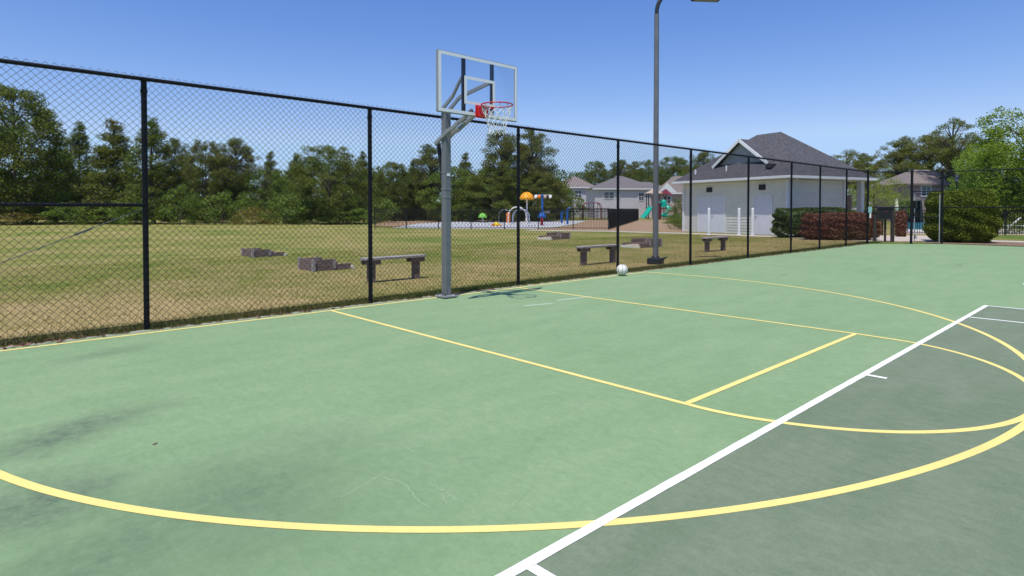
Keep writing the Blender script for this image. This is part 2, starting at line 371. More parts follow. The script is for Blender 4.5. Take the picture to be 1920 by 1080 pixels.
# hand-laid arcs: radius as measured round each centre
th = np.linspace(0, math.pi, 120); k = np.clip(np.minimum(th, math.pi-th)/.3, 0, 1)
rr_ = np.polyval([.027, -.0325, -.0654, .1046, .0229, 1.7469], th-math.pi/2)*k+KW*(1-k)
b.add(*ribbon(np.c_[rr_*np.cos(th), FTL-rr_*np.sin(th)], LW, .003))
th = np.linspace(0, math.pi, 180); rr_ = np.polyval([-.0428, -.0847, .0634, .2402, .034, 5.7383], th-math.pi/2)+.035*np.exp(-((th-1.6)/.22)**2)
A3 = np.c_[rr_*np.cos(th), -1.6-rr_*np.sin(th)]
b.add(*ribbon(np.concatenate([[(R3, -LW/2)], A3, [(A3[-1, 0], -LW/2)]]), LW*1.05, .0026))
setting(b.build('yellow_court_lines', M['yellow']))
b = MB()
ln(b, (-TX, TY-LW/2), (TX, TY-LW/2), .0045, LW*1.05)
for x in (TX-LW/2, -TX+LW/2, TX-1.37, -TX+1.37): ln(b, (x, TY-LW), (x, -30), .0045)
ln(b, (.0, TY-LW), (.0, TY-.2), .0045)
ln(b, (9.12, TY-LW/2), (20.1, TY-LW/2), .0045)
for x in (9.12+LW/2, 20.1-LW/2, 9.12+1.37, 20.1-1.37): ln(b, (x, TY-LW), (x, -30), .0045)
setting(b.build('white_court_lines', M['white']))
b = MB(); ln(b, (.45, -1.55), (.92, -1.68), .001, .07); ln(b, (1.2, -1.52), (1.9, -1.62), .001, .07); setting(b.build('faded_key_marks', M['faded']))
# chalk scuffs and hairline cracks in the coating
M['chalk'] = pmat('chalk_scuff', (.25, .34, .205), (.285, .375, .24), 30, .9, 0); M['crack'] = pmat('hairline_crack', (.15, .225, .115), (.175, .255, .14), 30, .9, 0)
def scrawl(px, name, mat, wd):
    bb = MB()
    for line in px:
        P = [gnd(*p) for p in line]; Q = []
        for i in range(len(P)-1):
            for k in range(6): Q.append(P[i]+(P[i+1]-P[i])*k/6+np.array([rng.uniform(-1, 1), rng.uniform(-1, 1), 0])*.006)
        Q.append(P[-1]); bb.add(*ribbon(Q, wd, .0008))
    setting(bb.build(name, mat))
scrawl([[(640, 932), (690, 905), (726, 882)], [(716, 893), (760, 908), (785, 940), (806, 952)], [(805, 905), (832, 922), (858, 938)], [(832, 915), (830, 935), (838, 944)], [(700, 835), (745, 832), (785, 850)], [(738, 827), (760, 829)]], 'chalk_marks', M['chalk'], .005)
scrawl([[(1125, 738), (1060, 775), (1010, 820), (990, 855)], [(1005, 905), (975, 940), (955, 960)], [(860, 861), (905, 858)]], 'hairline_cracks', M['crack'], .0015)
b = MB(); p = gnd(288, 835); b.add([p+np.array(q) for q in ((0, 0, .003), (.018, .006, .004), (.027, .02, .008), (.012, .024, .003), (-.006, .012, .005))], [(0, 1, 2, 3, 4)])
tag(b.build('dead_leaf', M['bark']), 'small dark dead leaf lying alone on the green court near the stains', 'leaf')

# paths, splash pad, mulch, pool
def sheet(px, z, name, mat):
    bb = MB(); bb.poly([tuple(gnd(*p)[:2])+(z,) for p in px]); return setting(bb.build(name, mat))
P = [gnd(x, y)[:2] for x, y in ((990, 431), (1140, 433), (1290, 437), (1400, 441), (1480, 444), (1560, 447), (1645, 450.5))]
b = MB(); b.add(*ribbon(P, 1.5, -.018)); b.poly([tuple(gnd(*p)[:2])+(-.0165,) for p in ((1625, 452), (1760, 452), (1735, 441), (1640, 441))]); setting(b.build('path', M['concrete']))
b = MB(); b.add(*ribbon([gnd(x, y)[:2] for x, y in ((1196, 419.5), (1300, 420.5))], 1.1, -.018)); setting(b.build('far_path', M['concrete']))
sheet([(735, 426.5), (860, 428), (1000, 428.3), (1045, 425), (1080, 419), (1100, 413.5), (1000, 413.8), (860, 415), (780, 419)], -.020, 'splash_pad', M['pad'])
sheet([(1003, 429.3), (1290, 434.5), (1300, 413), (1105, 411.5), (1083, 419.5), (1048, 425.5)], -.024, 'pine_straw_bed', M['straw'])
sheet([(700, 421), (738, 424.5), (778, 419), (860, 415), (1000, 413.6), (990, 412), (730, 413)], -.026, 'bare_strip', M['straw'])
sheet([(1440, 444), (1632, 447), (1640, 437), (1500, 434)], -.021, 'hedge_bed', M['soil'])
sheet([(1735, 455), (1960, 462), (1960, 455), (1870, 451), (1740, 450)], -.021, 'bush_bed', M['soil'])
sheet([(1860, 452.2), (1990, 456), (1990, 453), (1860, 449.7)], -.017, 'kerb_path', M['concrete'])
sheet([(1685, 437.5), (1990, 440), (1990, 412), (1690, 412)], -.022, 'pool_deck', M['concrete'])
sheet([(1690, 433.5), (1800, 434.5), (1800, 416), (1690, 416)], -.014, 'pool_water', M['pool'])
b = MB(); c = [gnd(*p) for p in ((1690, 434.2), (1800, 435.2))]; b.bar(c[0]+[0, 0, .06], c[1]+[0, 0, .06], .3, .16); setting(b.build('pool_coping', M['plwhite']))

# ------------------------------------------------------------------ grass that stands up from the lawn
g = np.random.default_rng(5)
def grass(n, x0, x1, yf, h0, h1, wd):
    x = g.uniform(x0, x1, n); y = yf(n); h = g.uniform(h0, h1, n); a = g.uniform(0, 6.28, n); ln_ = g.uniform(.2, 1.3, n)*h; la = g.uniform(0, 6.28, n)
    base = np.c_[x, y, np.full(n, -.03)]; d = np.c_[np.cos(a), np.sin(a), 0*a]*wd/2
    tip = base+np.c_[ln_*np.cos(la), ln_*np.sin(la), h]
    V = np.stack([base-d, base+d, tip], 1).reshape(-1, 3); return V
Vg = [grass(42000, -8, 24, lambda n: .36+np.abs(g.normal(0, .2, n)), .03, .10, .009),
      grass(170000, -9, 26, lambda n: .4+g.uniform(0, 1, n)**1.3*11, .008, .032, .012),
      grass(5000, -8, 24, lambda n: .2+g.uniform(0, .15, n), .02, .06, .012)]
V = np.concatenate(Vg); setting(np_mesh('grass', V, np.arange(len(V)).reshape(-1, 3), M['blades']), 'stuff')
# leaf litter bits against the fence
n = 4200; x = g.uniform(-8, 22, n); y = g.uniform(.08, .5, n); keep = (np.sin(x*2.1)+np.sin(x*.83+1)+g.normal(0, .7, n)) > .2; x, y = x[keep], y[keep]; n = len(x)
a = g.uniform(0, 6.28, n); s_ = g.uniform(.012, .035, n); u = np.c_[np.cos(a), np.sin(a), g.uniform(-.5, .5, n)]*s_[:, None]; v = np.c_[-np.sin(a), np.cos(a), g.uniform(-.5, .5, n)]*s_[:, None]*.6
c = np.c_[x, y, np.where(y < .12, .012, -.005)]
V = np.stack([c-u, c-v, c+u, c+v], 1).reshape(-1, 3)
M['litter'] = leafmat('dead_leaves', (.09, .03, .02), (.3, .16, .1), .1)
setting(np_mesh('leaf_litter', V, np.arange(len(V)).reshape(-1, 4), M['litter']), 'stuff')

# ------------------------------------------------------------------ chain link
def chainlink(name, p0, p1, z0, z1, parent, wr=.0025, dw=.081):
    """every wire zig-zags upward and hooks its neighbours"""
    p0 = np.array(p0, float); p1 = np.array(p1, float); Ld = np.hypot(*(p1-p0)); e = (p1-p0)/Ld; nrm = np.array([-e[1], e[0]])
    nw = int(Ld/(dw/2)); nz = int((z1-z0)/(dw/2))
    k = np.arange(nw)[:, None]; j = np.arange(nz+1)[None, :]
    sgn = ((k+j) % 2)
    s = (k+sgn)*dw/2 + 0*j; z = z0+j*dw/2+0*k; off = (sgn-.5)*.004
    C = np.stack([p0[0]+e[0]*s+nrm[0]*off, p0[1]+e[1]*s+nrm[1]*off, z], -1)
    ang = np.array([0, 2.094, 4.189]); ring = np.stack([e[0]*np.cos(ang)*1.41+nrm[0]*np.sin(ang), e[1]*np.cos(ang)*1.41+nrm[1]*np.sin(ang), 0*ang], -1)*wr
    V = C[:, :, None, :]+ring[None, None]
    idx = np.arange(nw*(nz+1)*3).reshape(nw, nz+1, 3); Fc = []
    for q in range(3):
        r = (q+1) % 3; Fc.append(np.stack([idx[:, :-1, q], idx[:, :-1, r], idx[:, 1:, r], idx[:, 1:, q]], -1).reshape(-1, 4))
    return np_mesh(name, V, np.concatenate(Fc), M['wire'], parent, True)
H = 3.0
def post(parent, x, y, org, r, h, cap=True, mat=None):
    bb = MB(org); bb.tube([(x, y, -.1), (x, y, h)], r, 12)
    if cap: bb.lathe([(r*1.15, h-.05), (r*1.15, h), (r*.8, h+.03), (0, h+.045)], (x, y, 0), 12)
    bb.lathe([(r*1.08, h-.16), (r*1.25, h-.155), (r*1.25, h-.125), (r*1.08, h-.12)], (x, y, 0), 12)
    return bb.build('post', mat or M['fence'], parent)
org = (-7.1, FY, 0)
fn = thing('chain_link_fence', org, 'tall black chain link fence running the length of the green court behind the hoop', 'fence')
XS = [-10.1, -7.1, -4.02, -1.0, 2.15, 5.24, 8.33, 11.55, 14.62, 17.1, 19.79]
for x in XS: post(fn, x, FY+.035, org, .0325 if x < 0 else .031, H-.03, False)
post(fn, 22.2, FY, org, .042, H+.05)
b = MB(org); b.tube([(-11, FY, H-.03), (22.2, FY, H-.03)], .024, 10); b.build('top_rail', M['fence'], fn)
b = MB(org); b.tube([(-10.1, FY+.03, 1.476), (-4.02, FY+.03, 1.476)], .021, 10); b.build('brace_rail', M['fence'], fn)
b = MB(org); b.tube([(-4.05, FY+.03, 1.43), (-7.1, FY+.03, .1)], .0045, 6); b.bar((-4.55, FY+.03, 1.21), (-4.72, FY+.03, 1.136), .02, .02); b.build('truss_rod', M['lamppole'], fn)
b = MB(org); b.tube([(-11, FY-.006, .06), (22.2, FY-.006, .06)], .003, 5); b.build('tension_wire', M['wire'], fn)
o = chainlink('chain_link_mesh', (-8.2-org[0], -.03), (22.2-org[0], -.03), .02, 3.04, fn)
# end fence, from the gate corner along the court end
org = (GX, -1.84, 0)
ef = thing('end_fence', org, 'black chain link fence with a middle rail along the court end at right', 'fence')
for i, y in enumerate((-1.84, -4.9, -7.95, -11, -14, -17)): post(ef, GX, y, org, .042 if i == 0 else .034, H if i else H+.05, i == 0)
b = MB(org); b.tube([(GX-.03, -1.84, H-.03), (GX-.03, -17, H-.03)], .022, 10); b.build('top_rail', M['fence'], ef)
b = MB(org); b.tube([(GX, -1.84, 1.5), (GX, -17, 1.5)], .02, 10); b.build('middle_rail', M['fence'], ef)
chainlink('chain_link_mesh', (-.035, 0), (-.035, -13), .02, 3.03, ef)
# short angled run beside the gate
G0, G1, G2 = np.array([22.2, FY]), np.array([23.37, -.97]), np.array([GX, -1.84])
org = (*G1, 0)
sf = thing('corner_fence', org, 'short black chain link panel between the fence corner and the gate', 'fence')
post(sf, *G1, org, .05, H+.05)
for z in (H-.03, 1.5): b = MB(org); b.tube([(*G0, z), (*G1, z)], .02, 8); b.build('rail', M['fence'], sf)
for z in (H-.03, 2.16): b = MB(org); b.tube([(*G1, z), (*G2, z)], .02, 8); b.build('gate_transom', M['fence'], sf)
chainlink('chain_link_mesh', (G0-G1)*.98, (G1-G1), .03, 3.0, sf)
chainlink('transom_mesh', (0, 0), G2-G1, 2.18, 2.98, sf)
gt = thing('chain_link_gate', org, 'closed chain link gate with pale uprights in the court corner', 'gate')
dg = (G2-G1)/np.hypot(*(G2-G1)); a0 = G1+dg*.12; a1 = G2-dg*.1
for q in (a0, a1):
    b = MB(org); b.tube([(*q, .06), (*q, 2.06)], .02, 8); b.build('gate_upright', M['galv'], gt)
for z in (.08, 1.1, 2.05): b = MB(org); b.tube([(*a0, z), (*a1, z)], .018, 8); b.build('gate_rail', M['fence'], gt)
chainlink('gate_mesh', a0-G1, a1-G1, .1, 2.03, gt)
b = MB(org); b.box((a0[0]-.02, a0[1]-.03, 1.62), (.12, .1, .3), .8); b.build('latch_box', M['black'], gt)
b = MB(org); b.box((a0[0], a0[1], 1.2), (.1, .12, .12), .8); b.build('padlock', M['black'], gt)
b = MB(org); b.box((a0[0]-.03, a0[1]-.05, .28), (.1, .06, .16), .8); b.build('hinge', M['galv'], gt)

# ------------------------------------------------------------------ basketball hoop
HX, HY = .125, -.09
hoop = thing('basketball_hoop', (HX, HY, 0), 'grey pole basketball hoop with clear backboard and red rim beside the fence', 'basketball hoop')
b = MB(); b.box((0, 0, 1.5), (.114, .114, 3.0)); bevel(b.build('pole', M['pole'], hoop), .01)
b = MB(); b.box((0, 0, .028), (.27, .27, .03)); bp = b.build('base_plate', M['arm'], hoop); bevel(bp, .006)
for sx in (-1, 1):
    for sy in (-1, 1):
        b = MB(); b.lathe([(.013, 0), (.013, .035), (0, .035)], (sx*.105, sy*.105, .04), 6); b.build('bolt', M['black'], bp)
for k in range(4):
    a = k*math.pi/2; c, s = math.cos(a), math.sin(a); b = MB()
    b.prism([(c*.057-s*-.006, s*.057+c*-.006, .043), (c*.1-s*-.006, s*.1+c*-.006, .043), (c*.057-s*-.006, s*.057+c*-.006, .18)], (-s*.012, c*.012, 0)); b.build('gusset', M['pole'], hoop)
b = MB(); b.box((0, -.0595, 1.98), (.06, .006, .045)); b.build('sticker', M['plwhite'], hoop)
for z in (1.62, 1.75, 2.02): b = MB(); b.box((0, 0, z), (.124, .124, .012)); b.build('collar', M['arm'], hoop)
BY = -.80            # back face of the board relative to the pole
bx0, bx1, bz0, bz1 = -.745, .79, 2.83, 3.69
bc = (bx0+bx1)/2
board = MB(); board.box((bc, BY-.012, (bz0+bz1)/2), (bx1-bx0-.04, .01, bz1-bz0-.04)); board = board.build('backboard', M['acrylic'], hoop)
b = MB()             # painted border on the front face and target
for z in (bz0+.022, bz1-.022): b.box((bc, BY-.02, z), (bx1-bx0, .006, .044))
for x in (bx0+.022, bx1-.022): b.box((x, BY-.02, (bz0+bz1)/2), (.044, .006, bz1-bz0-.088))
b.build('border', M['boardwhite'], board)
b = MB(); tw, tz0, tz1 = .30, 2.99, 3.395
for z in (tz0+.02, tz1-.02): b.box((bc, BY-.0205, z), (2*tw, .004, .045))
for x in (-tw+.022, tw-.022): b.box((bc+x, BY-.0205, (tz0+tz1)/2), (.045, .004, tz1-tz0-.085))
b.build('target_square', M['boardwhite'], board)
b = MB()
for z in (bz0, bz1): b.box((bc, BY+.008, z), (bx1-bx0+.012, .05, .02))
for x in (bx0, bx1): b.box((x, BY+.008, (bz0+bz1)/2), (.02, .05, bz1-bz0-.02))
b.build('board_frame', M['alu'], board)
for x in (-.28, .28):
    b = MB(); b.box((bc+x, BY+.03, (bz0+bz1)/2), (.05, .04, bz1-bz0-.03)); b.build('back_strut', M['black'], board)
b = MB(); b.box((bc, BY+.03, tz0+.03), (.52, .035, .03)); b.build('cross_strut', M['black'], board)
for sx in (-1, 1):   # parallel linkage arms
    x = sx*.068
    b = MB()
    P = [(x, .05, 3.0), (sx*.07, -.27, 3.2), (bc+sx*.26, BY+.12, 3.37), (bc+sx*.28, BY+.04, 3.385)]
    for i in range(3): b.bar(P[i], P[i+1], .034, .06)
    bevel(b.build('upper_arm', M['arm'], hoop), .006)
    b = MB(); P = [(x, .20, 2.48), (x, -.12, 2.66), (x, -.26, 2.70), (x*.9, BY+.06, 2.92)]
    for i in range(3): b.bar(P[i], P[i+1], .036, .065)
    bevel(b.build('lower_arm', M['arm'], hoop), .006)
for (yy, zz) in ((0, 2.99), (.02, 2.58), (-.42, 2.785)): b = MB(); b.tube([(-.095, yy, zz), (.095, yy, zz)], .015, 8); b.build('pivot_pin', M['galv'], hoop)
b = MB(); b.tube([(0, .20, 2.5), (0, .155, 2.2)], .034, 10); b.tube([(0, .155, 2.2), (0, .12, 1.9)], .022, 10); b.build('height_crank', M['black'], hoop)
# rim
rc = (bc, BY-.025-.15-.229, 2.955); rr = .229
b = MB(); ths = np.linspace(0, 2*math.pi, 40, endpoint=False)
b.tube([(rc[0]+rr*math.cos(t), rc[1]+rr*math.sin(t), rc[2]) for t in ths], .0095, 8, closed=True)
for sx in (-1, 1): b.tube([(bc+sx*.07, BY-.09, rc[2]-.03), (bc+sx*.13, rc[1]+.188, rc[2]-.004)], .008, 6)
for k in range(12): a = k*math.pi/6; b.tube([(rc[0]+rr*math.cos(a-.05), rc[1]+rr*math.sin(a-.05), rc[2]), (rc[0]+rr*math.cos(a), rc[1]+rr*math.sin(a), rc[2]-.026), (rc[0]+rr*math.cos(a+.05), rc[1]+rr*math.sin(a+.05), rc[2])], .004, 5)
rim = b.build('rim', M['red'], hoop)
b = MB(); b.box((bc, BY-.09, rc[2]-.065), (.13, .12, .15)); b.box((bc, BY-.032, rc[2]-.06), (.2, .016, .19)); b.prism([(bc-.08, BY-.15, rc[2]+.012), (bc+.08, BY-.15, rc[2]+.012), (bc+.1, BY-.2, rc[2]+.004), (bc-.1, BY-.2, rc[2]+.004)], (0, 0, -.012)); bevel(b.build('rim_mount', M['red'], rim), .008)
b = MB(); ring = [(rr-.004, -.028), (.205, -.10), (.175, -.17), (.15, -.24), (.135, -.31), (.128, -.37), (.13, -.43)]
for i in range(len(ring)-1):
    r0, z0 = ring[i]; r1, z1 = ring[i+1]
    for k in range(12):
        a0_ = (k+.5*(i % 2))*math.pi/6
        for sg in (-.5, .5):
            a1_ = a0_+sg*math.pi/6; j1 = .006*math.sin(k*5+i*3)
            b.tube([(rc[0]+r0*math.cos(a0_), rc[1]+r0*math.sin(a0_), rc[2]+z0), (rc[0]+(r1+j1)*math.cos(a1_), rc[1]+(r1+j1)*math.sin(a1_), rc[2]+z1)], .0034 if i else .005, 5)
b.build('net', M['net'], rim)

# ball on the base line
bp_ = gnd(1166, 517); rb = .118
ball = MB(); ball.lathe([(rb*math.sin(t), -rb*math.cos(t)) for t in np.linspace(0.0001, math.pi-.0001, 24)], (0, 0, rb), 32)
ball.cur = 1
def circ(f): ball.tube([f(t) for t in np.linspace(0, 2*math.pi, 48, endpoint=False)], .0042, 5, closed=True)
rs = rb*1.0
circ(lambda t: (rs*math.cos(t), 0, rb+rs*math.sin(t))); circ(lambda t: (0, rs*math.cos(t), rb+rs*math.sin(t)))
for sg in (-1, 1):
    def cf(t, sg=sg):
        v = Vector((sg*(.62+.22*math.cos(2*t)), math.cos(t)*.8, math.sin(t)*.8)).normalized()*rs; return (v.x, v.y, rb+v.z)
    circ(cf)
o = ball.build('basketball', [M['ball'], M['black']]); o.location = (bp_[0], bp_[1], .009); o.rotation_euler = (.05, .1, .66)
tag(o, 'white basketball with black seams lying on the yellow baseline against the fence', 'ball')

# ------------------------------------------------------------------ light pole behind the fence
lp = gnd(1229, 493)
lamp = thing('light_pole', lp, 'tall grey court light pole with curved arm and square dark base behind the fence', 'lamp post')
b = MB(); b.tube([(0, 0, 0), (0, 0, 6.55)], [.075, .063], 14); b.build('pole', M['lamppole'], lamp)
b = MB(); b.box((0, 0, .05), (.36, .36, .17), .3); b.lathe([(.11, .13), (.1, .17), (.07, .2)], (0, 0, 0), 12); bevel(b.build('base', M['lampbase'], lamp), .015)
rt = Vector((math.cos(YAW-.1), -math.sin(YAW-.1), 0))
b = MB(); pts = [Vector((0, 0, 6.5))]
for k in range(9): a = k/8*1.35; pts.append(rt*(.62*(1-math.cos(a)))+Vector((0, 0, 6.6+.62*math.sin(a))))
pts.append(rt*1.02+Vector((0, 0, 7.14)))
b.tube(pts, .055, 10); b.build('arm', M['lampbase'], lamp)
b = MB(); c = rt*1.36+Vector((0, 0, 7.04)); b.box(c, (.78, .36, .13), -YAW+.1, .85); bevel(b.build('lamp_head', M['lampbase'], lamp), .03)
b = MB(); b.box(c-Vector((0, 0, .07)), (.6, .26, .012), -YAW+.1); b.build('lens', M['lamppole'], lamp)

# ------------------------------------------------------------------ benches
def bench(x0, x1, y, label, gap=.16):
    Ld = x1-x0; t = thing('wooden_bench', (x0, y, -.03), label, 'bench', 'weathered timber benches behind the fence')
    b = MB(); b.box((Ld/2, 0, .475), (Ld+2*gap+.06, .24, .05)); bevel(b.build('seat', M['woodtop'], t), .008)
    for x in (0, Ld):
        b = MB(); b.box((x, 0, .215), (.13, .12, .47)); b.build('leg', M['wood'], t)
        for yy in (-.075, .075): b = MB(); b.box((x, yy, .405), (.34, .03, .09)); b.build('bracket', M['wood'], t)
    return t
bench(.37, 1.42, 2.7, 'weathered timber bench nearest the hoop, just left of its pole')
bench(6.28, 7.5, 2.22, 'weathered timber bench behind the white basketball, between hoop and light pole')
bench(13.1, 14.2, 2.52, 'weathered timber bench in front of the white pool house doors')

# ------------------------------------------------------------------ horseshoe pits
def pit(px, py, flip, Lh, Ll, wd, hh, label):
    p = gnd(px, py); t = thing('horseshoe_pit', (p[0], p[1], -.03), label, 'horseshoe pit', 'timber framed horseshoe pits on the lawn')
    f = -1 if flip else 1
    X = lambda v: f*v
    b = MB(); b.box((X(.03), wd/2, hh/2), (.06, wd, hh)); b.build('back_board', M['wood'], t)
    for yy in (.03, wd-.03):
        b = MB(); b.box((X(Lh/2+.05), yy, hh*.66), (Lh, .06, hh*.66)); b.box((X(Lh*.6), yy, hh*.16), (Lh*1.05, .058, hh*.3)); b.box((X(Lh+Ll/2), yy+.002, hh*.28), (Ll+.2, .055, hh*.5)); b.build('side_timber', M['wood'], t)
    for xx, yy in ((0, .0), (0, wd), (Lh+.02, .0)):
        b = MB(); b.box((X(xx), yy, hh*.5+.005), (.07, .07, hh+.02) if xx == 0 else (.05, .07, hh*.72)); b.build('corner_post', M['woodtop'], t)
    b = MB(); b.box((X(Lh+.02), wd/2, hh*.3), (.05, wd-.13, hh*.55)); b.build('middle_board', M['wood'], t)
    b = MB(); b.box((X(Lh+Ll+.14), wd/2, hh*.15), (.1, wd, hh*.28)); b.build('pale_front_board', M['woodend'], t)
    b = MB(); b.box((X((Lh+Ll)/2), wd/2, hh*.2), (Lh+Ll-.1, wd-.14, hh*.3)); b.build('sand', M['sand'], t)
    b = MB(); b.tube([(X(Lh*.55), wd/2, 0), (X(Lh*.5), wd/2, hh*1.25)], .013, 6); b.build('stake', M['arm'], t)
pit(588, 507, False, .5, .36, .75, .27, 'stepped timber horseshoe pit with a pale end, nearest the fence and left of a bench')
pit(474, 481, False, .5, .36, .85, .23, 'small grey timber horseshoe pit alone in the left part of the lawn')
pit(1068, 447, True, .65, .5, .9, .31, 'reddish timber horseshoe pit farthest back, near the splash pad fence')
pit(1240, 461, True, .75, .55, .85, .31, 'reddish timber horseshoe pit with a pale front, beside the light pole')

# ------------------------------------------------------------------ pool house
BO = np.array([26.8, 5.4]); BR = math.atan2(-.28, .96)
ex, ey = np.array([math.cos(BR), math.sin(BR)]), np.array([-math.sin(BR), math.cos(BR)])
ph = thing('pool_house', (BO[0], BO[1], -.03), 'white shingled pool house with grey hip roof, front gable and utility doors', 'building', None, BR)
def front(px, py, xl=.5):              # point on the front wall -> local y, z
    d = ray(px, py); n3 = np.array([*ex, 0]); p0 = np.array([*(BO+ex*xl), 0]); q = CAM+d*(((p0-CAM)@n3)/(d@n3)); return (q[:2]-BO)@ey, q[2]
def side(px, py, yl=.5):
    d = ray(px, py); n3 = np.array([*ey, 0]); p0 = np.array([*(BO+ey*yl), 0]); q = CAM+d*(((p0-CAM)@n3)/(d@n3)); return (q[:2]-BO)@ex, q[2]
ED, EW, EZ, RZ = 7.3, 8.9, 3.15, 6.15
b = MB(); wx1 = 5.2
b.prism([(.5, .5, 0), (wx1, .5, 0), (wx1, 3.0, 0), (6.9, 3.0, 0), (6.9, EW-.5, 0), (.5, EW-.5, 0)], (0, 0, EZ-.06)); b.build('wall', M['shake'], ph)
for (x, y) in ((.49, .49), (.49, EW-.49), (wx1, .49)): b = MB(); b.box((x, y, (EZ-.06)/2), (.16, .16, EZ-.07)); b.build('corner_board', M['trim'], ph)
b = MB(); b.box((6.8, .55, EZ/2), (.28, .28, EZ)); b.build('porch_column', M['trim'], ph)
rf = MB()
e = [(0, 0, EZ+.12), (ED, 0, EZ+.12), (ED, EW, EZ+.12), (0, EW, EZ+.12)]; r0, r1 = (ED/2, 3.55, RZ), (ED/2, EW-3.55, RZ)
rf.add(e+[r0, r1], [(0, 1, 4), (1, 2, 5, 4), (2, 3, 5), (3, 0, 4, 5)])
# cross gable on the front slope
gy0, gy1, gx = 2.35, 6.2, 1.2; gm = (gy0+gy1)/2
_, gz0 = front(1338, 311, gx); gzA = 5.65
def rz_front(x): return EZ+.12+(RZ-EZ-.12)*x/(ED/2)
gzb = rz_front(gx)+.05; xr = (gzA-EZ-.12)/(RZ-EZ-.12)*ED/2; xo = gx-.28; slope = (gzA-gzb)/(gm-gy0)
yl0, yl1, zl = gy0-.18, gy1+.18, gzb-.18*slope
xe = max(.1, (zl-EZ-.12)/(RZ-EZ-.12)*ED/2)
rf.add([(xo, yl0, zl), (xo, gm, gzA), (xr, gm, gzA), (xe+.25, yl0, zl), (xo, yl1, zl), (xe+.25, yl1, zl)], [(0, 1, 2, 3), (1, 4, 5, 2)])
sd = MB()
for c in range(18):                                   # lapped courses, each proud at its lower edge
    z0 = .02+c*.17; z1 = z0+.168
    sd.add([(.499, .58, z1), (.474, .58, z0), (.499, .58, z0), (.499, EW-.58, z1), (.474, EW-.58, z0), (.499, EW-.58, z0)], [(0, 1, 4, 3), (1, 2, 5, 4), (0, 2, 1), (3, 4, 5)])
    sd.add([(.58, .499, z1), (.58, .474, z0), (.58, .499, z0), (wx1-.09, .499, z1), (wx1-.09, .474, z0), (wx1-.09, .499, z0)], [(0, 1, 4, 3), (1, 2, 5, 4), (0, 2, 1), (3, 4, 5)])
sd.build('siding_courses', M['shake'], ph)
roof = rf.build('roof', M['roof'], ph); sm = roof.modifiers.new('thick', 'SOLIDIFY'); sm.thickness = .05; sm.offset = -1
b = MB()
b.prism([(gx, gy0, gzb-.25), (gx, gy1, gzb-.25), (gx, gm, gzA-.08), ], (.1, 0, 0)); b.build('gable_wall', M['gable'], ph)
b = MB()
for ya in (yl0, yl1): b = MB(); b.bar((xo-.01, ya, zl-.09), (xo-.01, gm+(.01 if ya > gm else -.01), gzA-.09), .05, .17, (0, 0, 1)); b.build('rake_board', M['trim'], ph)
b = MB()
b.box((-.04, EW/2, EZ+.04), (.1, EW+.1, .14)); b.box((ED/2, -.04, EZ+.04), (ED+.16, .1, .14)); b.box((ED+.04, EW/2, EZ+.04), (.1, EW+.1, .14)); b.build('gutter', M['trim'], ph)
b = MB(); b.box((ED/2, EW/2, EZ-.02), (ED-.06, EW-.06, .05)); b.build('soffit', M['trim'], ph)
b = MB(); b.tube([(.75, .02, EZ), (.75, .2, EZ-.16), (.75, .38, EZ-.25), (.75, .42, EZ-.5), (.75, .42, .1)], .045, 8); b.build('downspout', M['trim'], ph)
def fdoor(x0, x1, ytop, dbl):
    y0, _ = front(x0, 430); y1, _ = front(x1, 430); y0, y1 = sorted((y0, y1)); zt = 2.12
    b = MB(); b.box((.47, (y0+y1)/2, zt+.05), (.07, y1-y0, .12)); b.box((.47, y0+.05, zt/2), (.07, .1, zt-.02)); b.box((.47, y1-.05, zt/2), (.07, .1, zt-.02)); fr = b.build('door_frame', M['trim'], ph)
    ym = (y0+y1)/2
    for (a, c) in (((y0+.11, ym-.008), (ym+.008, y1-.11)) if dbl else ((y0+.11, y1-.11),)):
        b = MB(); b.box((.478, (a+c)/2, zt/2-.01), (.05, c-a, zt-.05)); dr = b.build('door', M['door'], ph)
        b = MB(); b.lathe([(.02, 0), (.035, .03), (.03, .05), (0, .055)], (0, 0, 0), 10); h = b.build('handle', M['black'], dr); h.rotation_euler = (0, -math.pi/2, 0); h.location = (.46, c-.09 if not dbl or a < ym-.5 else a+.09, 1.02)
fdoor(1309, 1361, 368, True); fdoor(1413, 1449, 367, False)
for (px, py) in ((1331, 355), (1430, 350)):
    y, z = front(px, py); b = MB(); b.box((.46, y, z), (.09, .42, .3)); lv = b.build('louvre_vent', M['vent_and_shade'], ph)
    b = MB()
    for k in range(4): b.bar((.41, y-.19, z-.1+k*.065), (.41, y+.19, z-.1+k*.065), .03, .012)
    b.build('slats', M['lampbase'], lv)
def roofpt(px, py):
    n3 = Vector((-(RZ-EZ-.12), 0, ED/2)).normalized(); nw = np.array([*(ex*n3.x+ey*n3.y), n3.z]); p0 = np.array([*BO, EZ+.12-.03]); d = ray(px, py); q = CAM+d*(((p0-CAM)@nw)/(d@nw)); return (q[:2]-BO)@ex, (q[:2]-BO)@ey, q[2]
for (px, py, hh, r) in ((1362, 320, .34, .05), (1304, 326, .3, .06)):
    x, y, z = roofpt(px, py); b = MB(); b.tube([(x, y, z-.1), (x, y, z+hh)], r, 8); b.build('vent_pipe', M['trim'], ph)
x, y, z = roofpt(1445, 314); b = MB(); b.box((x, y, z+.12), (.35, .45, .22)); b.build('roof_vent', M['vent_and_shade'], ph)
b = MB(); b.box((6.88, 1.7, 1.2), (.05, 1.1, 2.2)); b.build('porch_panel', M['pinkbrick'], ph)

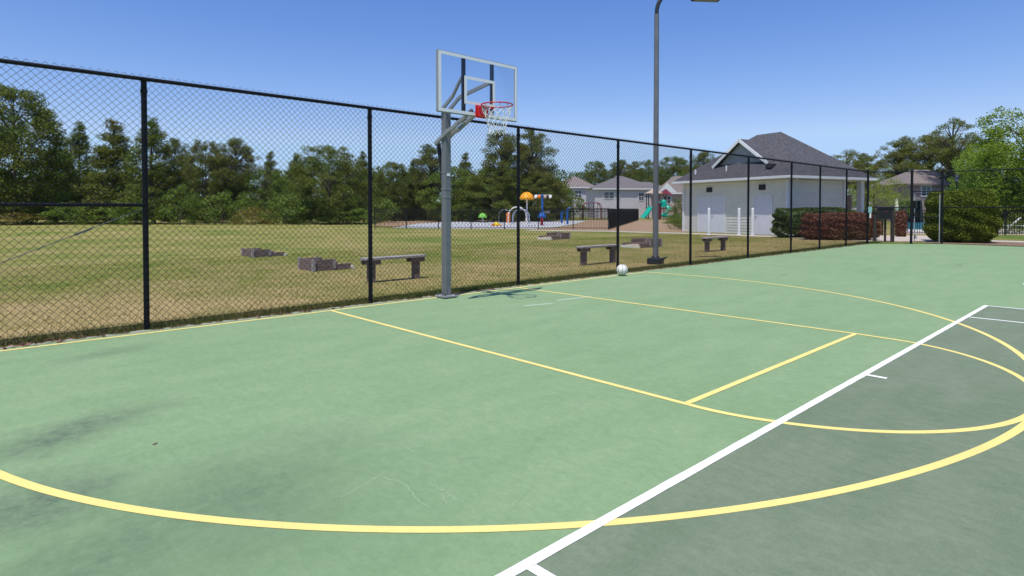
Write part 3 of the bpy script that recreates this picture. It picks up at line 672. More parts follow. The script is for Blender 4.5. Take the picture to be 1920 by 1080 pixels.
# white bollards by the doors
blab = ['left white bollard standing before the double doors', 'middle white bollard between the two pool house doorways', 'right white bollard close to the single door']
bol = None
for (px, lab) in zip((1329, 1385.5, 1411), blab):
    p = gnd(px, 440.5 if px < 1400 else 442)
    if bol is None:
        bol = thing('bollard', (p[0], p[1], -.02), lab, 'bollard', 'white bollards at the pool house'); o = bol
        b = MB(); b.lathe([(.075, 0), (.075, 1.45), (.06, 1.5), (0, 1.52)], (0, 0, 0), 14); b.build('post', M['trim'], bol)
        b = MB(); b.lathe([(.1, .015), (.1, .05), (.076, .06)], (0, 0, 0), 14); b.build('collar', M['trim'], bol)
    else: o = copy_tree(bol); o.location = (p[0], p[1], -.02); o['label'] = lab

# ------------------------------------------------------------------ houses
def house(p, rz, W, D, ez, rz_, ridge, wall, roofm, label, wins=(), gable=None, band=None, wing=None, colm=None):
    t = thing('house', (p[0], p[1], -.03), label, 'house', None, rz)
    b = MB(); b.box((0, 0, ez/2), (W, D, ez)); b.build('wall', wall, t)
    ov = .45; b = MB(); x, y = W/2+ov, D/2+ov; rl = ridge/2
    b.add([(-x, -y, ez), (x, -y, ez), (x, y, ez), (-x, y, ez), (-rl, 0, rz_), (rl, 0, rz_)], [(0, 1, 5, 4), (1, 2, 5), (2, 3, 4, 5), (3, 0, 4), (3, 2, 1, 0)])
    if wing:
        wx0, wx1, wd, wz = wing
        b.add([(wx0, -y, ez), (wx1, -y, ez), (wx1, y, ez), (wx0, y, ez), (wx0, 0, wz), (wx1-2, 0, wz)], [(0, 1, 5, 4), (1, 2, 5), (2, 3, 4, 5), (0, 4, 3)])
    b.build('roof', roofm, t)
    if wing:
        b = MB(); b.box(((wx0+wx1)/2-.2, 0, ez/2-.005), (wx1-wx0-.6, D-.02, ez-.02)); b.build('wing_wall', wall, t)
    b = MB(); b.box((0, -y+.02, ez-.1), (2*x, .06, .22)); b.build('fascia', M['fascia'] if wall is M['brick'] else M['trim'], t)
    for (wx, wz, ww, wh) in wins:
        b = MB(); b.box((wx, -D/2-.03, wz), (ww+.24, .08, wh+.24)); f = b.build('window', M['trim'], t)
        b = MB(); b.box((wx, -D/2-.075, wz), (ww, .02, wh)); b.build('pane', M['glass'], f)
        b = MB(); b.box((wx, -D/2-.09, wz), (.06, .02, wh)); b.box((wx, -D/2-.093, wz), (ww, .02, .06)); b.build('muntins', M['trim'], f)
    for x_ in colm or (): b = MB(); b.box((x_, -D/2-.1, ez/2), (.4, .25, ez)); b.build('trim_column', M['trim'], t)
    return t
ca = -YAW
p = at(1075, 118); house(p, ca-.12, 8.2, 8, 5.6, 7.8, .8, M['hwall'], M['roofb'], 'pale house with brown hip roof behind the splash pad, leftmost of the far houses', [(1, 4.3, 1.2, 1.2)])
p = at(1163, 106); house(p, ca+.06, 10.6, 8, 4.95, 7.25, .6, M['hwall'], M['roofc'], 'wide pale house with dusky hip roof and white corner trim, behind the maroon climber', [(-2.9, 3.8, 1.6, 1.0), (2.6, 3.6, .8, 1.2)], wing=(1, 7.3, 8, 6.2), colm=(-1.35,))
p = at(1283, 98); h = house(p, ca-.2, 9.5, 8, 4.0, 6.8, 3.5, M['pinkbrick'], M['roofb'], 'pink brick house with brown roof partly hidden by the pool house', [(-2.9, 2.9, 1.0, 1.1)])
b = MB(); b.prism([(-4.4, -4.35, 4.0), (-1.4, -4.35, 4.0), (-2.9, -4.35, 5.6)], (0, .3, 0)); b.build('gable', M['trim'], h)
p = at(1724, 70); h = house(p, ca-.05, 6.6, 7, 4.25, 6.0, 1.9, M['brick'], M['roofb'], 'taupe brick house with brown hip roof beyond the pool, right of the pool house', [(-1.45, 3.45, .9, 1.0), (-.2, 1.4, .8, 1.2), (2.2, 2.0, .7, 1.2)])
b = MB(); b.box((-3.4, -4.4, 2.5), (3.0, 2.2, .25)); b.build('porch_roof', M['roofb'], h)
b = MB(); b.box((-3.4, -3.57, 1.15), (2.6, .1, 2.3)); b.build('porch_shade_panel', M['vent_and_shade'], h)  # dark slab on the wall, painted stand-in for the shade under the porch roof
for x in (-4.7, -2.1): b = MB(); b.box((x, -5.3, 1.2), (.2, .2, 2.4)); b.build('porch_post', M['darkwood'], h)

# ------------------------------------------------------------------ picket fences
def picket(name, A, B, h, label, gap=.11, bw=.02, pan=2.4):
    A = np.array(A[:2]); B = np.array(B[:2]); Ld = np.hypot(*(B-A)); e = (B-A)/Ld; rz = math.atan2(e[1], e[0])
    t = thing(name, (A[0], A[1], -.03), label, 'fence', None, rz); n = max(1, round(Ld/pan)); s = Ld/n
    for i in range(n+1):
        b = MB(); b.box((i*s, 0, h/2+.02), (.06, .06, h+.06)); b.build('post', M['fence'], t)
    for i in range(n):
        b = MB()
        for z in (h-.03, h-.2, .12): b.box((i*s+s/2, 0, z), (s-.06, .03, .035))
        k = i*s+.08
        while k < (i+1)*s-.05: b.box((k, 0, h/2), (bw, bw, h-.06)); k += gap
        b.build('picket_panel', M['fence'], t)
A = gnd(1141, 430); B = gnd(703, 427.5); picket('picket_fence', A, B, 1.5, 'black iron picket fence along the near side of the splash pad')
A2 = gnd(1197, 412.5); picket('picket_fence', A, A2, 1.5, 'black picket fence seen end on as a dark block beside the splash pad', .1)
A3 = at(688, 78); B3 = at(1045, 78); picket('picket_fence', A3, B3, 1.62, 'long dark fence behind the splash pad in front of the woods', .075, .045, 3.0)
A4 = at(1046, 79); B4 = at(1140, 79); picket('picket_fence', A4, B4, 1.6, 'black picket fence in front of the maroon climber', .11, .03, 3.0)
picket('picket_fence', gnd(1686, 438), gnd(1990, 441), 1.42, 'black iron picket fence round the swimming pool, partly behind the clipped bush', .12, .022)
picket('picket_fence', at(1655, 33), at(1600, 38), 1.4, 'short black iron fence beside the notice board and red hedge', .12, .022)

# ------------------------------------------------------------------ splash pad toys
def tool(px, dep, name, label, cat='splash toy', grp='water toys on the splash pad'): 
    p = at(px, dep); return thing(name, (p[0], p[1], -.02), label, cat, grp)
def mushroom(px, dep, top, r, hcap, pm, cm, label, n=28, pr=.06):
    t = tool(px, dep, 'spray_mushroom', label); h = hgt(top, dep)
    b = MB(); b.tube([(0, 0, 0), (0, 0, h-.1)], pr, 10); b.build('post', pm, t)
    b = MB(); vs = []
    b.lathe([(0.001, h), (r*.4, h-hcap*.1), (r*.75, h-hcap*.38), (r*.95, h-hcap*.75), (r, h-hcap), (r*.9, h-hcap*.97), (r*.5, h-hcap*.55), (.001, h-hcap*.45)], (0, 0, 0), n)
    for k in range(8): a = k*math.pi/4; b.tube([(r*f*math.cos(a), r*f*math.sin(a), h+.015-hcap*zf) for f, zf in ((.1, .02), (.4, .1), (.75, .38), (.95, .75), (1.0, 1.0))], .03, 5)
    b.build('cap', cm, t)
mushroom(988, 51, 360, .6, .62, M['plwhite'], M['plyellow'], 'big amber umbrella spray toy on a white pole, tallest of the splash toys')
mushroom(905, 66, 399.5, .45, .5, M['plwhite'], M['pllime'], 'lime green mushroom spray toy at the left end of the splash pad', pr=.07)
mushroom(1016, 54, 398.5, .38, .42, M['plred'], M['plblue'], 'blue mushroom spray toy on a thick red post', pr=.13)
def arch(px, dep, r, hh, mat, label, rz, wide=.05):
    t = tool(px, dep, 'spray_arch', label); t.rotation_euler = (0, 0, rz)
    b = MB(); b.tube([(-r, 0, 0)]+[(-r*math.cos(a), 0, hh-r+r*math.sin(a)) for a in np.linspace(0, math.pi, 18)]+[(r, 0, 0)], wide, 8); b.build('hoop', mat, t)
    for sx in (-r, r): b = MB(); b.lathe([(.1, 0), (.1, .05), (.05, .07)], (sx, 0, 0), 10); b.build('foot', mat, t)
arch(970, 57, .85, 1.65, M['plwhite'], 'white arch spray hoop right of the orange post', -YAW+.1, .055)
arch(977, 62, .85, 1.45, M['plgrey'], 'grey blue arch spray hoop seen inside the white arch', -YAW+.2, .1)
arch(946, 66, .62, 1.4, M['plgrey'], 'grey blue arch spray hoop left of the orange post', -YAW-.2, .05)
t = tool(953, 60, 'spray_post', 'short stout orange spray post between the arches')
b = MB(); b.lathe([(.2, 0), (.2, 1.0), (.12, 1.12), (0, 1.14)], (0, 0, 0), 14); b.build('body', M['plorange'], t); b = MB(); b.lathe([(.26, 0), (.26, .06), (.2, .08)], (0, 0, 0), 14); b.build('foot', M['plwhite'], t)
t = tool(931, 52, 'ground_spray_toy', 'low lemon yellow turtle shaped spray toy on the pad')
b = MB(); b.lathe([(.001, .36), (.15, .33), (.27, .2), (.32, .04), (.32, 0)], (0, 0, 0), 14); b.build('shell', M['pllemon'], t)
b = MB(); b.tube([(-.28, 0, .1), (-.42, 0, .16), (-.5, 0, .15)], [.08, .09, .03], 8)
for sx, sy in ((-.2, -.25), (.2, -.25), (-.2, .25), (.2, .25)): b.tube([(sx*.8, sy*.8, .08), (sx*1.5, sy*1.4, .03)], .06, 6)
b.build('head_and_flippers', M['plorange'], t)
t = tool(1017, 57, 'dumping_bucket_tower', 'tall blue tower carrying orange and white dumping buckets'); h = hgt(365, 57)
b = MB(); b.tube([(0, 0, 0), (0, 0, h+.1)], .1, 10); b.build('post', M['plblue'], t)
b = MB(); r3 = Vector((math.cos(YAW), -math.sin(YAW), 0)); b.tube([-r3*.75+Vector((0, 0, h)), r3*.85+Vector((0, 0, h))], .035, 8); b.tube([Vector((-.4, -.4, h)), Vector((.4, .4, h))], .03, 8); b.build('crossbars', M['plgrey'], t)
for (k, m_) in ((-.62, 'plwhite'), (-.3, 'plorange'), (.25, 'pltan'), (.74, 'plwhite')):
    c = r3*k; b = MB(); b.lathe([(.11, h-.32), (.17, h-.02), (.15, h-.02), (.1, h-.3), (0, h-.3)], (c.x, c.y, 0), 12); b.build('bucket', M[m_], t)
for (px, dep, top, lab) in ((1053, 62, 398, 'shorter slim blue spray post on the right of the pad'), (1064, 58, 391, 'taller blue spray post nearest the pine straw')):
    t = tool(px, dep, 'spray_post', lab); h = hgt(top, dep); b = MB(); b.tube([(0, 0, 0), (0, 0, h)], .1, 10); b.build('body', M['plblue'], t)
    b = MB(); b.tube([(0, 0, h-.02), (.12, -.1, h+.1), (.26, -.22, h+.06)], .05, 8); b.build('nozzle', M['plblue'], t)
t = tool(1025, 70, 'rules_sign', 'small white sign board beside the bucket tower', 'sign', None); b = MB(); b.box((0, 0, hgt(397, 70)), (.75, .04, .3), -YAW); b.build('panel', M['plwhite'], t); b = MB(); b.tube([(0, .03, 0), (0, .03, 1.1)], .03, 6); b.build('post', M['black'], t)

# ------------------------------------------------------------------ playground
p = at(1232, 86); pg = thing('playground_slides', (p[0], p[1], -.03), 'maroon playground tower with tan roof and green slides', 'playground', None, -YAW)
s1 = 86/F_PX
X = lambda px: (px-1232)*s1
for px in (1216, 1236, 1249):
    for yy in (0, 1.3):
        b = MB(); b.tube([(X(px), yy, 0), (X(px), yy, hgt(362, 86))], .07, 8); b.build('post', M['plmaroon'] if px > 1220 else M['black'], pg)
b = MB(); b.box((X(1232), .65, 1.55), (2.7, 1.4, .12)); b.build('platform', M['plmaroon'], pg)
b = MB(); x0, x1, z0, z1 = X(1212), X(1242), hgt(362, 86), hgt(353, 86); b.add([(x0, -.35, z0), (x1, -.35, z0), (x1, 1.65, z0), (x0, 1.65, z0), ((x0+x1)/2, .65, z1)], [(0, 1, 4), (1, 2, 4), (2, 3, 4), (3, 0, 4), (3, 2, 1, 0)]); b.build('roof', M['pltan'], pg)
b = MB(); x0, x1 = X(1239), X(1262); b.add([(x0, -.2, z0), (x1, -.2, z0-.3), (x1, 1.5, z0-.3), (x0, 1.5, z0), ((x0+x1)/2, .65, z1)], [(0, 1, 4), (1, 2, 4), (2, 3, 4), (3, 0, 4), (3, 2, 1, 0)]); b.build('small_roof', M['plmaroon'], pg)
b = MB(); b.box((X(1236), -.02, 1.9), (.7, .05, 1.6)); b.box((X(1236), -.05, .7), (.6, .05, 1.3)); b.build('climbing_panel', M['plmaroon'], pg)
def chute(pts, wd, name):
    b = MB(); P = [Vector(p) for p in pts]; vs = []; fs = []; prof = [(-1, .32), (-.9, .05), (-.5, -.03), (.5, -.03), (.9, .05), (1, .32)]
    for i, q in enumerate(P):
        d = (P[min(i+1, len(P)-1)]-P[max(i-1, 0)]); d.z = 0; d.normalize(); r = Vector((d.y, -d.x, 0))
        for u, v in prof: vs.append(q+r*u*wd/2+Vector((0, 0, v)))
    m = len(prof)
    for i in range(len(P)-1):
        for k in range(m-1): fs.append((i*m+k, i*m+k+1, (i+1)*m+k+1, (i+1)*m+k))
    b.add(vs, fs, True); o = b.build(name, M['plgreen'], pg); sm = o.modifiers.new('thick', 'SOLIDIFY'); sm.thickness = .06
chute([(X(1222), -.1, 1.65), (X(1218), -.4, 1.5), (X(1212), -.9, .95), (X(1205), -1.5, .4), (X(1200), -1.9, .2)], .75, 'straight_slide')
chute([(X(1245)+.6*math.cos(a), -.6+.55*math.sin(a), 2.3-1.9*i/11) for i, a in enumerate(np.linspace(2.6, -2.6, 12))]+[(X(1254), -1.9, .25), (X(1260), -2.2, .2)], .7, 'spiral_slide')
b = MB(); b.lathe([(.42, 1.75), (.42, 2.5), (.3, 2.75), (.0, 2.85)], (X(1244), -.1, 0), 12); b.build('slide_hood', M['plgreen'], pg)
p = at(1111, 81); t = thing('climbing_frame', (p[0], p[1], -.03), 'maroon arched climbing frame in front of the wide pale house', 'climber', None, -YAW)
s2 = 81/F_PX
for yy in (0, 1.2):
    b = MB(); r = .8
    b.tube([(-1.25, yy, 0), (-1.25, yy, 1.5), (-1.1, yy, 2.1), (-.7, yy, 2.32), (.7, yy, 2.32), (1.1, yy, 2.1), (1.25, yy, 1.5), (1.25, yy, 0)], .05, 8); b.build('arch', M['plmaroon'], t)
b = MB()
for x_ in (-.5, .15, .7): b.tube([(x_, 0, 0), (x_, 0, 2.3)], .045, 6)
for z_ in (.5, .9, 1.3, 1.7): b.tube([(-.5, 0, z_), (.15, 0, z_)], .035, 6)
b.build('rungs', M['plmaroon'], t)

# ------------------------------------------------------------------ court corner furniture
p = gnd(1640, 452); q = gnd(1673, 452.5); rz = math.atan2(q[1]-p[1], q[0]-p[0]); Ld = np.hypot(*(q-p)[:2])
nb = thing('notice_board', (p[0], p[1], -.03), 'dark stained wooden board cabinet on posts just outside the court gate', 'notice board', None, rz)
b = MB(); b.box((.0, 0, .6), (.12, .12, 1.2)); b.build('post', M['darkwood'], nb); b = MB(); b.box((Ld, 0, .76), (.13, .13, 1.52)); b.build('post', M['darkwood'], nb)
b = MB(); b.box((Ld*.62, .1, .55), (.08, .08, 1.1)); b.build('middle_post', M['darkwood'], nb)
b = MB(); b.box((Ld*.55, -.02, 1.25), (Ld*.86, .16, .5)); cab = b.build('cabinet', M['darkwood'], nb); b = MB(); b.box((Ld*.55, -.105, 1.25), (Ld*.74, .012, .36)); b.build('cabinet_face', M['black'], cab); b = MB(); b.box((Ld*.62, -.113, 1.36), (.12, .006, .04)); b.build('plate', M['plmaroon'], cab)
b = MB(); b.prism([(Ld*.1, -.14, 1.5), (Ld*1.0, -.14, 1.5), (Ld*1.0, .12, 1.56), (Ld*.1, .12, 1.56)], (0, 0, .03)); b.build('cap_board', M['darkwood'], nb)
p = G0; t = thing('court_sign', (p[0]-.05, p[1]-.06, 1.28), 'small pale teal sign strapped to the fence corner post', 'sign', None, -YAW)
M['teal'] = pmat('teal_sign', (.2, .42, .4), (.3, .5, .48), 30, .5, 0)
b = MB(); b.box((.05, 0, .12), (.15, .012, .24)); b.build('panel', M['teal'], t); b = MB(); b.box((.06, 0, -.12), (.06, .014, .2)); b.build('strap', M['plwhite'], t)
def lantern(px, dep, top, label, r=.2):
    p = at(px, dep); h = hgt(top, dep); t = thing('lamp_post', (p[0], p[1], -.03), label, 'lamp post', 'black lantern posts by the pool')
    b = MB(); b.lathe([(.09, 0), (.09, .3), (.045, .4), (.04, h-.62), (.07, h-.58), (.07, h-.52)], (0, 0, 0), 10); b.build('post', M['black'], t)
    b = MB(); b.lathe([(.08, h-.52), (r*.8, h-.2), (.001, h-.2)], (0, 0, 0), 6); b.build('lantern_glass', M['lamppole'], t)
    b = MB(); b.lathe([(r, h-.2), (r*.55, h-.08), (.02, h), (.001, h+.04)], (0, 0, 0), 6); b.build('lantern_cap', M['black'], t)
lantern(1793, 40, 325, 'black lantern post rising behind the big clipped bush')
lantern(1582, 42, 362, 'black lantern post seen through the pool house porch', .17)
p = at(1681, 47); t = thing('closed_umbrella', (p[0], p[1], -.02), 'closed cream pool umbrella behind the notice board', 'umbrella')
b = MB(); b.tube([(0, 0, 0), (0, 0, 2.3)], .03, 6); b.build('pole', M['plwhite'], t); b = MB(); b.lathe([(.001, 2.28), (.08, 2.15), (.14, 1.6), (.12, 1.35), (.05, 1.3)], (0, 0, 0), 10); b.build('canopy', M['cream'], t)
def lounger(px, py, rz, lab):
    p = gnd(px, py); t = thing('pool_lounger', (p[0], p[1], -.02), lab, 'lounger', 'white loungers on the pool deck', rz)
    b = MB(); b.box((0, 0, .34), (1.2, .6, .05)); b.build('seat', M['plwhite'], t)
    b = MB(); b.prism([(.57, -.3, .37), (.57, .3, .37), (1.02, .3, .88), (1.02, -.3, .88)], (.05, 0, -.03)); b.build('backrest', M['plwhite'], t)
    for sx in (-.5, .5):
        for sy in (-.25, .25): b = MB(); b.box((sx, sy, .16), (.05, .05, .32)); b.build('leg', M['plwhite'], t)
lounger(1876, 431, -1.6, 'white lounger on the pool deck just right of the clipped bush')
lounger(1908, 432, -1.4, 'white lounger on the pool deck at the right edge of the photo')
lounger(1893, 424, -1.5, 'white lounger farther back between the two at the right edge')

# ------------------------------------------------------------------ vegetation
def quads(C, L_, W_, g, up=.0):
    n = len(C); d = g.normal(size=(n, 3)); d[:, 2] += up; d /= np.linalg.norm(d, axis=1)[:, None]
    r = g.normal(size=(n, 3)); u = np.cross(d, r); u /= np.linalg.norm(u, axis=1)[:, None]; v = np.cross(d, u)
    s = g.uniform(.6, 1.3, n)[:, None]; u = u*L_*s/2; v = v*W_*s/2
    return np.stack([C-u, C-v, C+u, C+v], 1).reshape(-1, 3)
def puffs(centers, rad, per, g, flat=.75):
    out = []
    for c, r in zip(centers, rad):
        n = int(per*(r/.7)**2); d = g.normal(size=(n, 3)); d /= np.linalg.norm(d, axis=1)[:, None]
        q = d*(g.uniform(.1, 1, n)**.45)[:, None]*r; q[:, 2] *= flat; out.append(c+q)
    return np.concatenate(out)
def make_tree(name, kind, H, Rd, seed, mat, nb=70, per=80, leaf=(.3, .16), rad=(.5, .95)):
    g = np.random.default_rng(seed); rr = random.Random(seed)
    t = bpy.data.objects.new(name, None); COL.objects.link(t)
    lobes = [(g.uniform(0, 6.28), g.integers(2, 5), g.uniform(.08, .2)) for _ in range(3)]
    def env(f):
        if kind == 'pine': return 0 if f < .3 else max(0, math.sin(math.pi*min(1, (f-.3)/.74))**.75)*(1.0 if f < .7 else .95)
        if kind == 'tall': return 0 if f < .55 else max(0, math.sin(math.pi*min(1, (f-.52)/.5))**.6)
        if kind == 'cedar': return max(0, 1-max(0, (f-.32)/.72)**2.2)**.55*min(1, .72+f*.9)
        if kind == 'spire': return max(0, (1.02-f))**.8*min(1, .6+f*3)
        return max(0, 1-((f-.56)/.52)**2)**.5
    C = []; Rr = []; limbs = MB()
    bend = [g.normal(0, .012*H), g.normal(0, .012*H)]
    def axis(f): return np.array([bend[0]*math.sin(f*3), bend[1]*math.sin(f*2.3), f*H])
    tr = .018*H if kind != 'broad' else .016*H
    limbs.tube([axis(k/7)*[1, 1, .96] for k in range(8)], [tr*(1-.85*k/7) for k in range(8)], 8)
    i = 0
    while i < nb:
        f = g.uniform(.03, 1.0); e = env(f)
        if e < .05 or g.uniform() > e**.55+.15: continue
        th = g.uniform(0, 6.283); lob = 1+sum(a*math.sin(k*th+p+f*5) for p, k, a in lobes)
        d = Rd*e*lob*(g.uniform(.15, 1.0)**(.5 if kind in ('pine', 'tall') else .33)); c = axis(f)+np.array([d*math.cos(th), d*math.sin(th), g.uniform(-.1, .25)])
        r = g.uniform(*rad)*(.75 if f > .85 else 1); c[2] = max(c[2], r*.5); C.append(c); Rr.append(r)
        if i % (9 if kind in ('cedar', 'spire') else 5 if kind == 'broad' else 2) == 0:
            s = axis(max(.05, f-.08-.15*d/Rd)); m_ = (s+c)/2+np.array([0, 0, -.04*d]); limbs.tube([s, m_, c], [tr*.34, tr*.22, tr*.08], 5, False)
        i += 1
    if kind in ('pine', 'cedar', 'spire'):
        for k in range(3): C.append(axis(.97)+np.array([g.normal(0, .15), g.normal(0, .15), .25*k])); Rr.append(.5-.12*k)
    limbs.build('trunk', M['bark'], t)
    P = puffs(np.array(C), Rr, per, g, .7 if kind != 'broad' else .8)
    P = P[P[:, 2] > .05]
    V = quads(P, leaf[0], leaf[1], g, .5); np_mesh('crown', V, np.arange(len(V)).reshape(-1, 4), mat, t)
    t['H'] = H; t['R'] = Rd; return t
PROTO = {
 'pine': [make_tree('pine_tree', 'pine', 12, 3.2, 11, M['pine'], 190, 210, (.22, .06)), make_tree('pine_tree', 'pine', 12, 3.2, 12, M['pine'], 170, 210, (.22, .06))],
 'tall': [make_tree('pine_tree', 'tall', 12, 2.6, 13, M['pine'], 100, 190, (.2, .06), (.4, .75))],
 'cedar': [make_tree('evergreen_tree', 'cedar', 10, 4.0, 14, M['cedar'], 420, 190, (.2, .07), (.4, .8)), make_tree('evergreen_tree', 'cedar', 10, 3.6, 15, M['pine'], 420, 190, (.22, .065), (.4, .8)), make_tree('evergreen_tree', 'cedar', 10, 3.8, 19, M['cedar'], 380, 190, (.2, .07), (.4, .85))],
 'spire': [make_tree('evergreen_tree', 'spire', 10, 2.3, 16, M['pine'], 220, 200, (.22, .06), (.35, .7)), make_tree('evergreen_tree', 'spire', 10, 2.6, 26, M['cedar'], 220, 200, (.2, .065), (.35, .7))],
 'broad': [make_tree('leafy_tree', 'broad', 9, 3.4, 17, M['broad'], 260, 150, (.15, .095), (.35, .8)), make_tree('leafy_tree', 'broad', 9, 3.4, 18, M['broad'], 260, 150, (.15, .095), (.35, .8))],
 'mid': [make_tree('leafy_tree', 'broad', 8, 3.2, 20, M['mid'], 230, 150, (.15, .09), (.4, .75)), make_tree('leafy_tree', 'cedar', 8, 3.0, 21, M['mid'], 230, 150, (.15, .09), (.4, .75))],
 'lime': [make_tree('leafy_tree', 'broad', 6, 2.2, 22, M['lime'], 90, 90, (.14, .09), (.3, .6))],
 'shrub': [make_tree('shrub', 'cedar', 3, 2.0, 23, M['mid'], 70, 90, (.17, .1), (.35, .65))],
 'dry': [make_tree('shrub', 'cedar', 3, 2.2, 24, M['dry'], 60, 90, (.17, .1), (.35, .65))],
}
used = set(); cnt = {}
tr_rng = random.Random(8)
def plant(kind, px, dep, top, wpx, label, cat='tree', grp='trees behind the lawn', v=None):
    pr = PROTO[kind]; k = cnt.get(kind, 0); cnt[kind] = k+1; idx = (k if v is None else v) % len(pr); src = pr[idx]
    key = (kind, idx)
    if key in used: o = copy_tree(src)
    else: o = src; used.add(key)
    p = at(px, dep); h = hgt(top, dep)+.1; r = wpx/2*dep/F_PX
    o.location = (p[0], p[1], -.05); sz = h/src['H0'] if 'H0' in src else h/src['H']; 
    sr = r/src['R']; o.scale = (sr, sr*tr_rng.uniform(.9, 1.15), sz); o.rotation_euler = (0, 0, tr_rng.uniform(0, 6.28))
    o.name = src.name.split('.')[0]; tag(o, label, cat, grp); return o
T = [
 ('cedar', -110, 60, 150, 190, 'dense evergreen mostly cut off by the left edge of the photo', None),
 ('cedar', 28, 58, 172, 190, 'tallest dense evergreen at the far left of the lawn', 2),
 ('spire', 105, 66, 262, 90, 'brownish conical evergreen just right of the tallest left tree', 0),
 ('spire', 152, 64, 236, 78, 'narrow pointed evergreen midway between the far left tree and the first fence post', 1),
 ('spire', 215, 61, 230, 120, 'broad dark pointed evergreen just left of the nearest fence post', 0),
 ('spire', 288, 60, 229, 124, 'broad olive pointed evergreen just right of the nearest fence post', 1),
 ('pine', 330, 66, 264, 60, 'small airy pine between the olive pointed evergreen and the rounded one', 0),
 ('cedar', 388, 63, 270, 100, 'rounded olive evergreen left of the slender trunked pine', 1),
 ('pine', 440, 62, 264, 92, 'slender pine with a bare trunk and airy top in the left tree row', 0),
 ('spire', 508, 76, 288, 56, 'thin bluish evergreen top showing in the gap of the tree row', 0),
 ('mid', 500, 62, 322, 90, 'fresh green leafy tree filling the gap beneath the thin evergreen top', 0),
 ('spire', 556, 66, 292, 72, 'pointed evergreen at the left shoulder of the big dome shaped tree', 1),
 ('cedar', 620, 60, 278, 158, 'big dome shaped evergreen left of the second fence post', 0),
 ('spire', 682, 70, 288, 60, 'small evergreen top right behind the second fence post', 0),
 ('cedar', 738, 74, 308, 80, 'olive evergreen midway between the second post and the hoop pole', 2),
 ('spire', 775, 76, 306, 58, 'slim evergreen left of the tall pine by the hoop pole', 1),
 ('pine', 806, 76, 276, 66, 'tall airy pine just left of the hoop pole', 1),
 ('spire', 872, 78, 290, 62, 'pointed evergreen just right of the hoop pole', 0),
 ('mid', 850, 72, 318, 110, 'bushy green tree low behind the hoop pole', 1),
 ('pine', 938, 72, 250, 92, 'large pine below the basketball net', 0),
 ('pine', 996, 74, 247, 84, 'large pine right of the third fence post behind the amber umbrella', 1),
 ('cedar', 925, 70, 318, 120, 'dense dark green tree low behind the green mushroom toy', 0),
 ('cedar', 1010, 72, 322, 100, 'dense dark tree behind the amber umbrella toy', 1),
 ('mid', 1052, 84, 352, 56, 'small round green tree in front of the brown roofed house', 0),
 ('mid', 1078, 140, 325, 50, 'hazy green tree above the brown roof', 1),
 ('cedar', 1116, 140, 306, 64, 'round dark tree between the two far house roofs', 2),
 ('pine', 1165, 145, 302, 48, 'far pine behind the fourth fence post, above the wide house', 0),
 ('pine', 1188, 150, 306, 50, 'far pine with a flat airy top above the wide house roof', 1),
 ('cedar', 1218, 130, 303, 66, 'round green tree just behind the light pole', 0),
 ('cedar', 1262, 125, 298, 92, 'wide green tree right of the light pole above the pink house', 2),
 ('mid', 1292, 112, 322, 80, 'bright tree low beside the pool house roof edge', 1),
 ('pine', 1318, 95, 288, 66, 'airy tree rising left of the pool house gable', 0),
 ('tall', 1585, 85, 284, 76, 'flat topped pine just right of the pool house roof', 0),
 ('pine', 1622, 90, 292, 70, 'dark pine right of the pool house roof, behind the yellow green tree', 1),
 ('lime', 1640, 62, 312, 80, 'yellow green spring tree behind the right end of the pool house', 0),
 ('lime', 1637, 46, 334, 76, 'loose yellow green tree drooping in front of the pool house end', 0),
 ('lime', 1688, 52, 345, 40, 'small pale tree in front of the taupe brick house', 0),
 ('pine', 1690, 92, 262, 76, 'rounded pine above the left of the taupe brick house', 1),
 ('pine', 1742, 88, 258, 104, 'broad pine above the taupe brick house', 0),
 ('tall', 1786, 66, 228, 96, 'tallest pine on the right with a bare trunk and umbrella crown', 0),
 ('broad', 1846, 48, 272, 112, 'bright green leafy tree left of the tallest leafy tree at right', 0),
 ('broad', 1916, 46, 208, 190, 'tallest bright green leafy tree at the right edge', 1),
 ('broad', 1885, 46, 326, 130, 'low bright green tree behind the clipped bush', 0),
 ('broad', 2015, 44, 225, 220, 'bright green leafy tree cut off by the right edge', 1),
 ('pine', 1835, 75, 262, 90, 'dark pine hidden behind the bright leafy trees', 1),
]
for ps in PROTO.values():
    for q in ps: q['H0'] = q['H']
for (kind, px, dep, top, wpx, lab, v) in T: plant(kind, px, dep, top, wpx, lab, v=v)
S = [('dry', 35, 56, 392, 110, 'yellowish dry shrub at the foot of the far left tree'), ('shrub', 130, 57, 388, 90, 'green shrub below the conical evergreen'), ('shrub', 185, 58, 380, 80, 'green shrub left of the nearest fence post foot of the woods'),
     ('shrub', 255, 57, 382, 90, 'green shrub behind the nearest fence post'), ('shrub', 338, 57, 372, 80, 'light green shrub in the gap right of the olive evergreen'), ('shrub', 415, 58, 384, 90, 'green shrub under the slender pine'), ('dry', 478, 57, 386, 70, 'pale brownish shrub under the gap in the tree row'),
     ('shrub', 535, 57, 378, 90, 'light green shrub at the left foot of the dome shaped tree'), ('shrub', 650, 58, 384, 100, 'dark shrub at the right foot of the dome shaped tree'), ('shrub', 712, 66, 378, 70, 'green shrub where the dark fence begins'), ('shrub', 790, 80, 372, 90, 'green shrub behind the dark fence left of the hoop pole'),
     ('shrub', 1076, 88, 372, 50, 'light shrub beside the maroon climber'), ('shrub', 1283, 46, 372, 46, 'dark shrub at the left end of the pool house'), ('shrub', 1272, 44, 405, 46, 'low shrub spilling over the straw beside the pool house'), ('dry', 1268, 62, 386, 36, 'yellow orange shrub behind the low shrub at the pool house end'),
     ('shrub', 1892, 35.5, 418, 34, 'low dark shrub before the pool fence'), ('shrub', 1922, 35.5, 414, 30, 'low dark shrub before the pool fence at the right edge')]
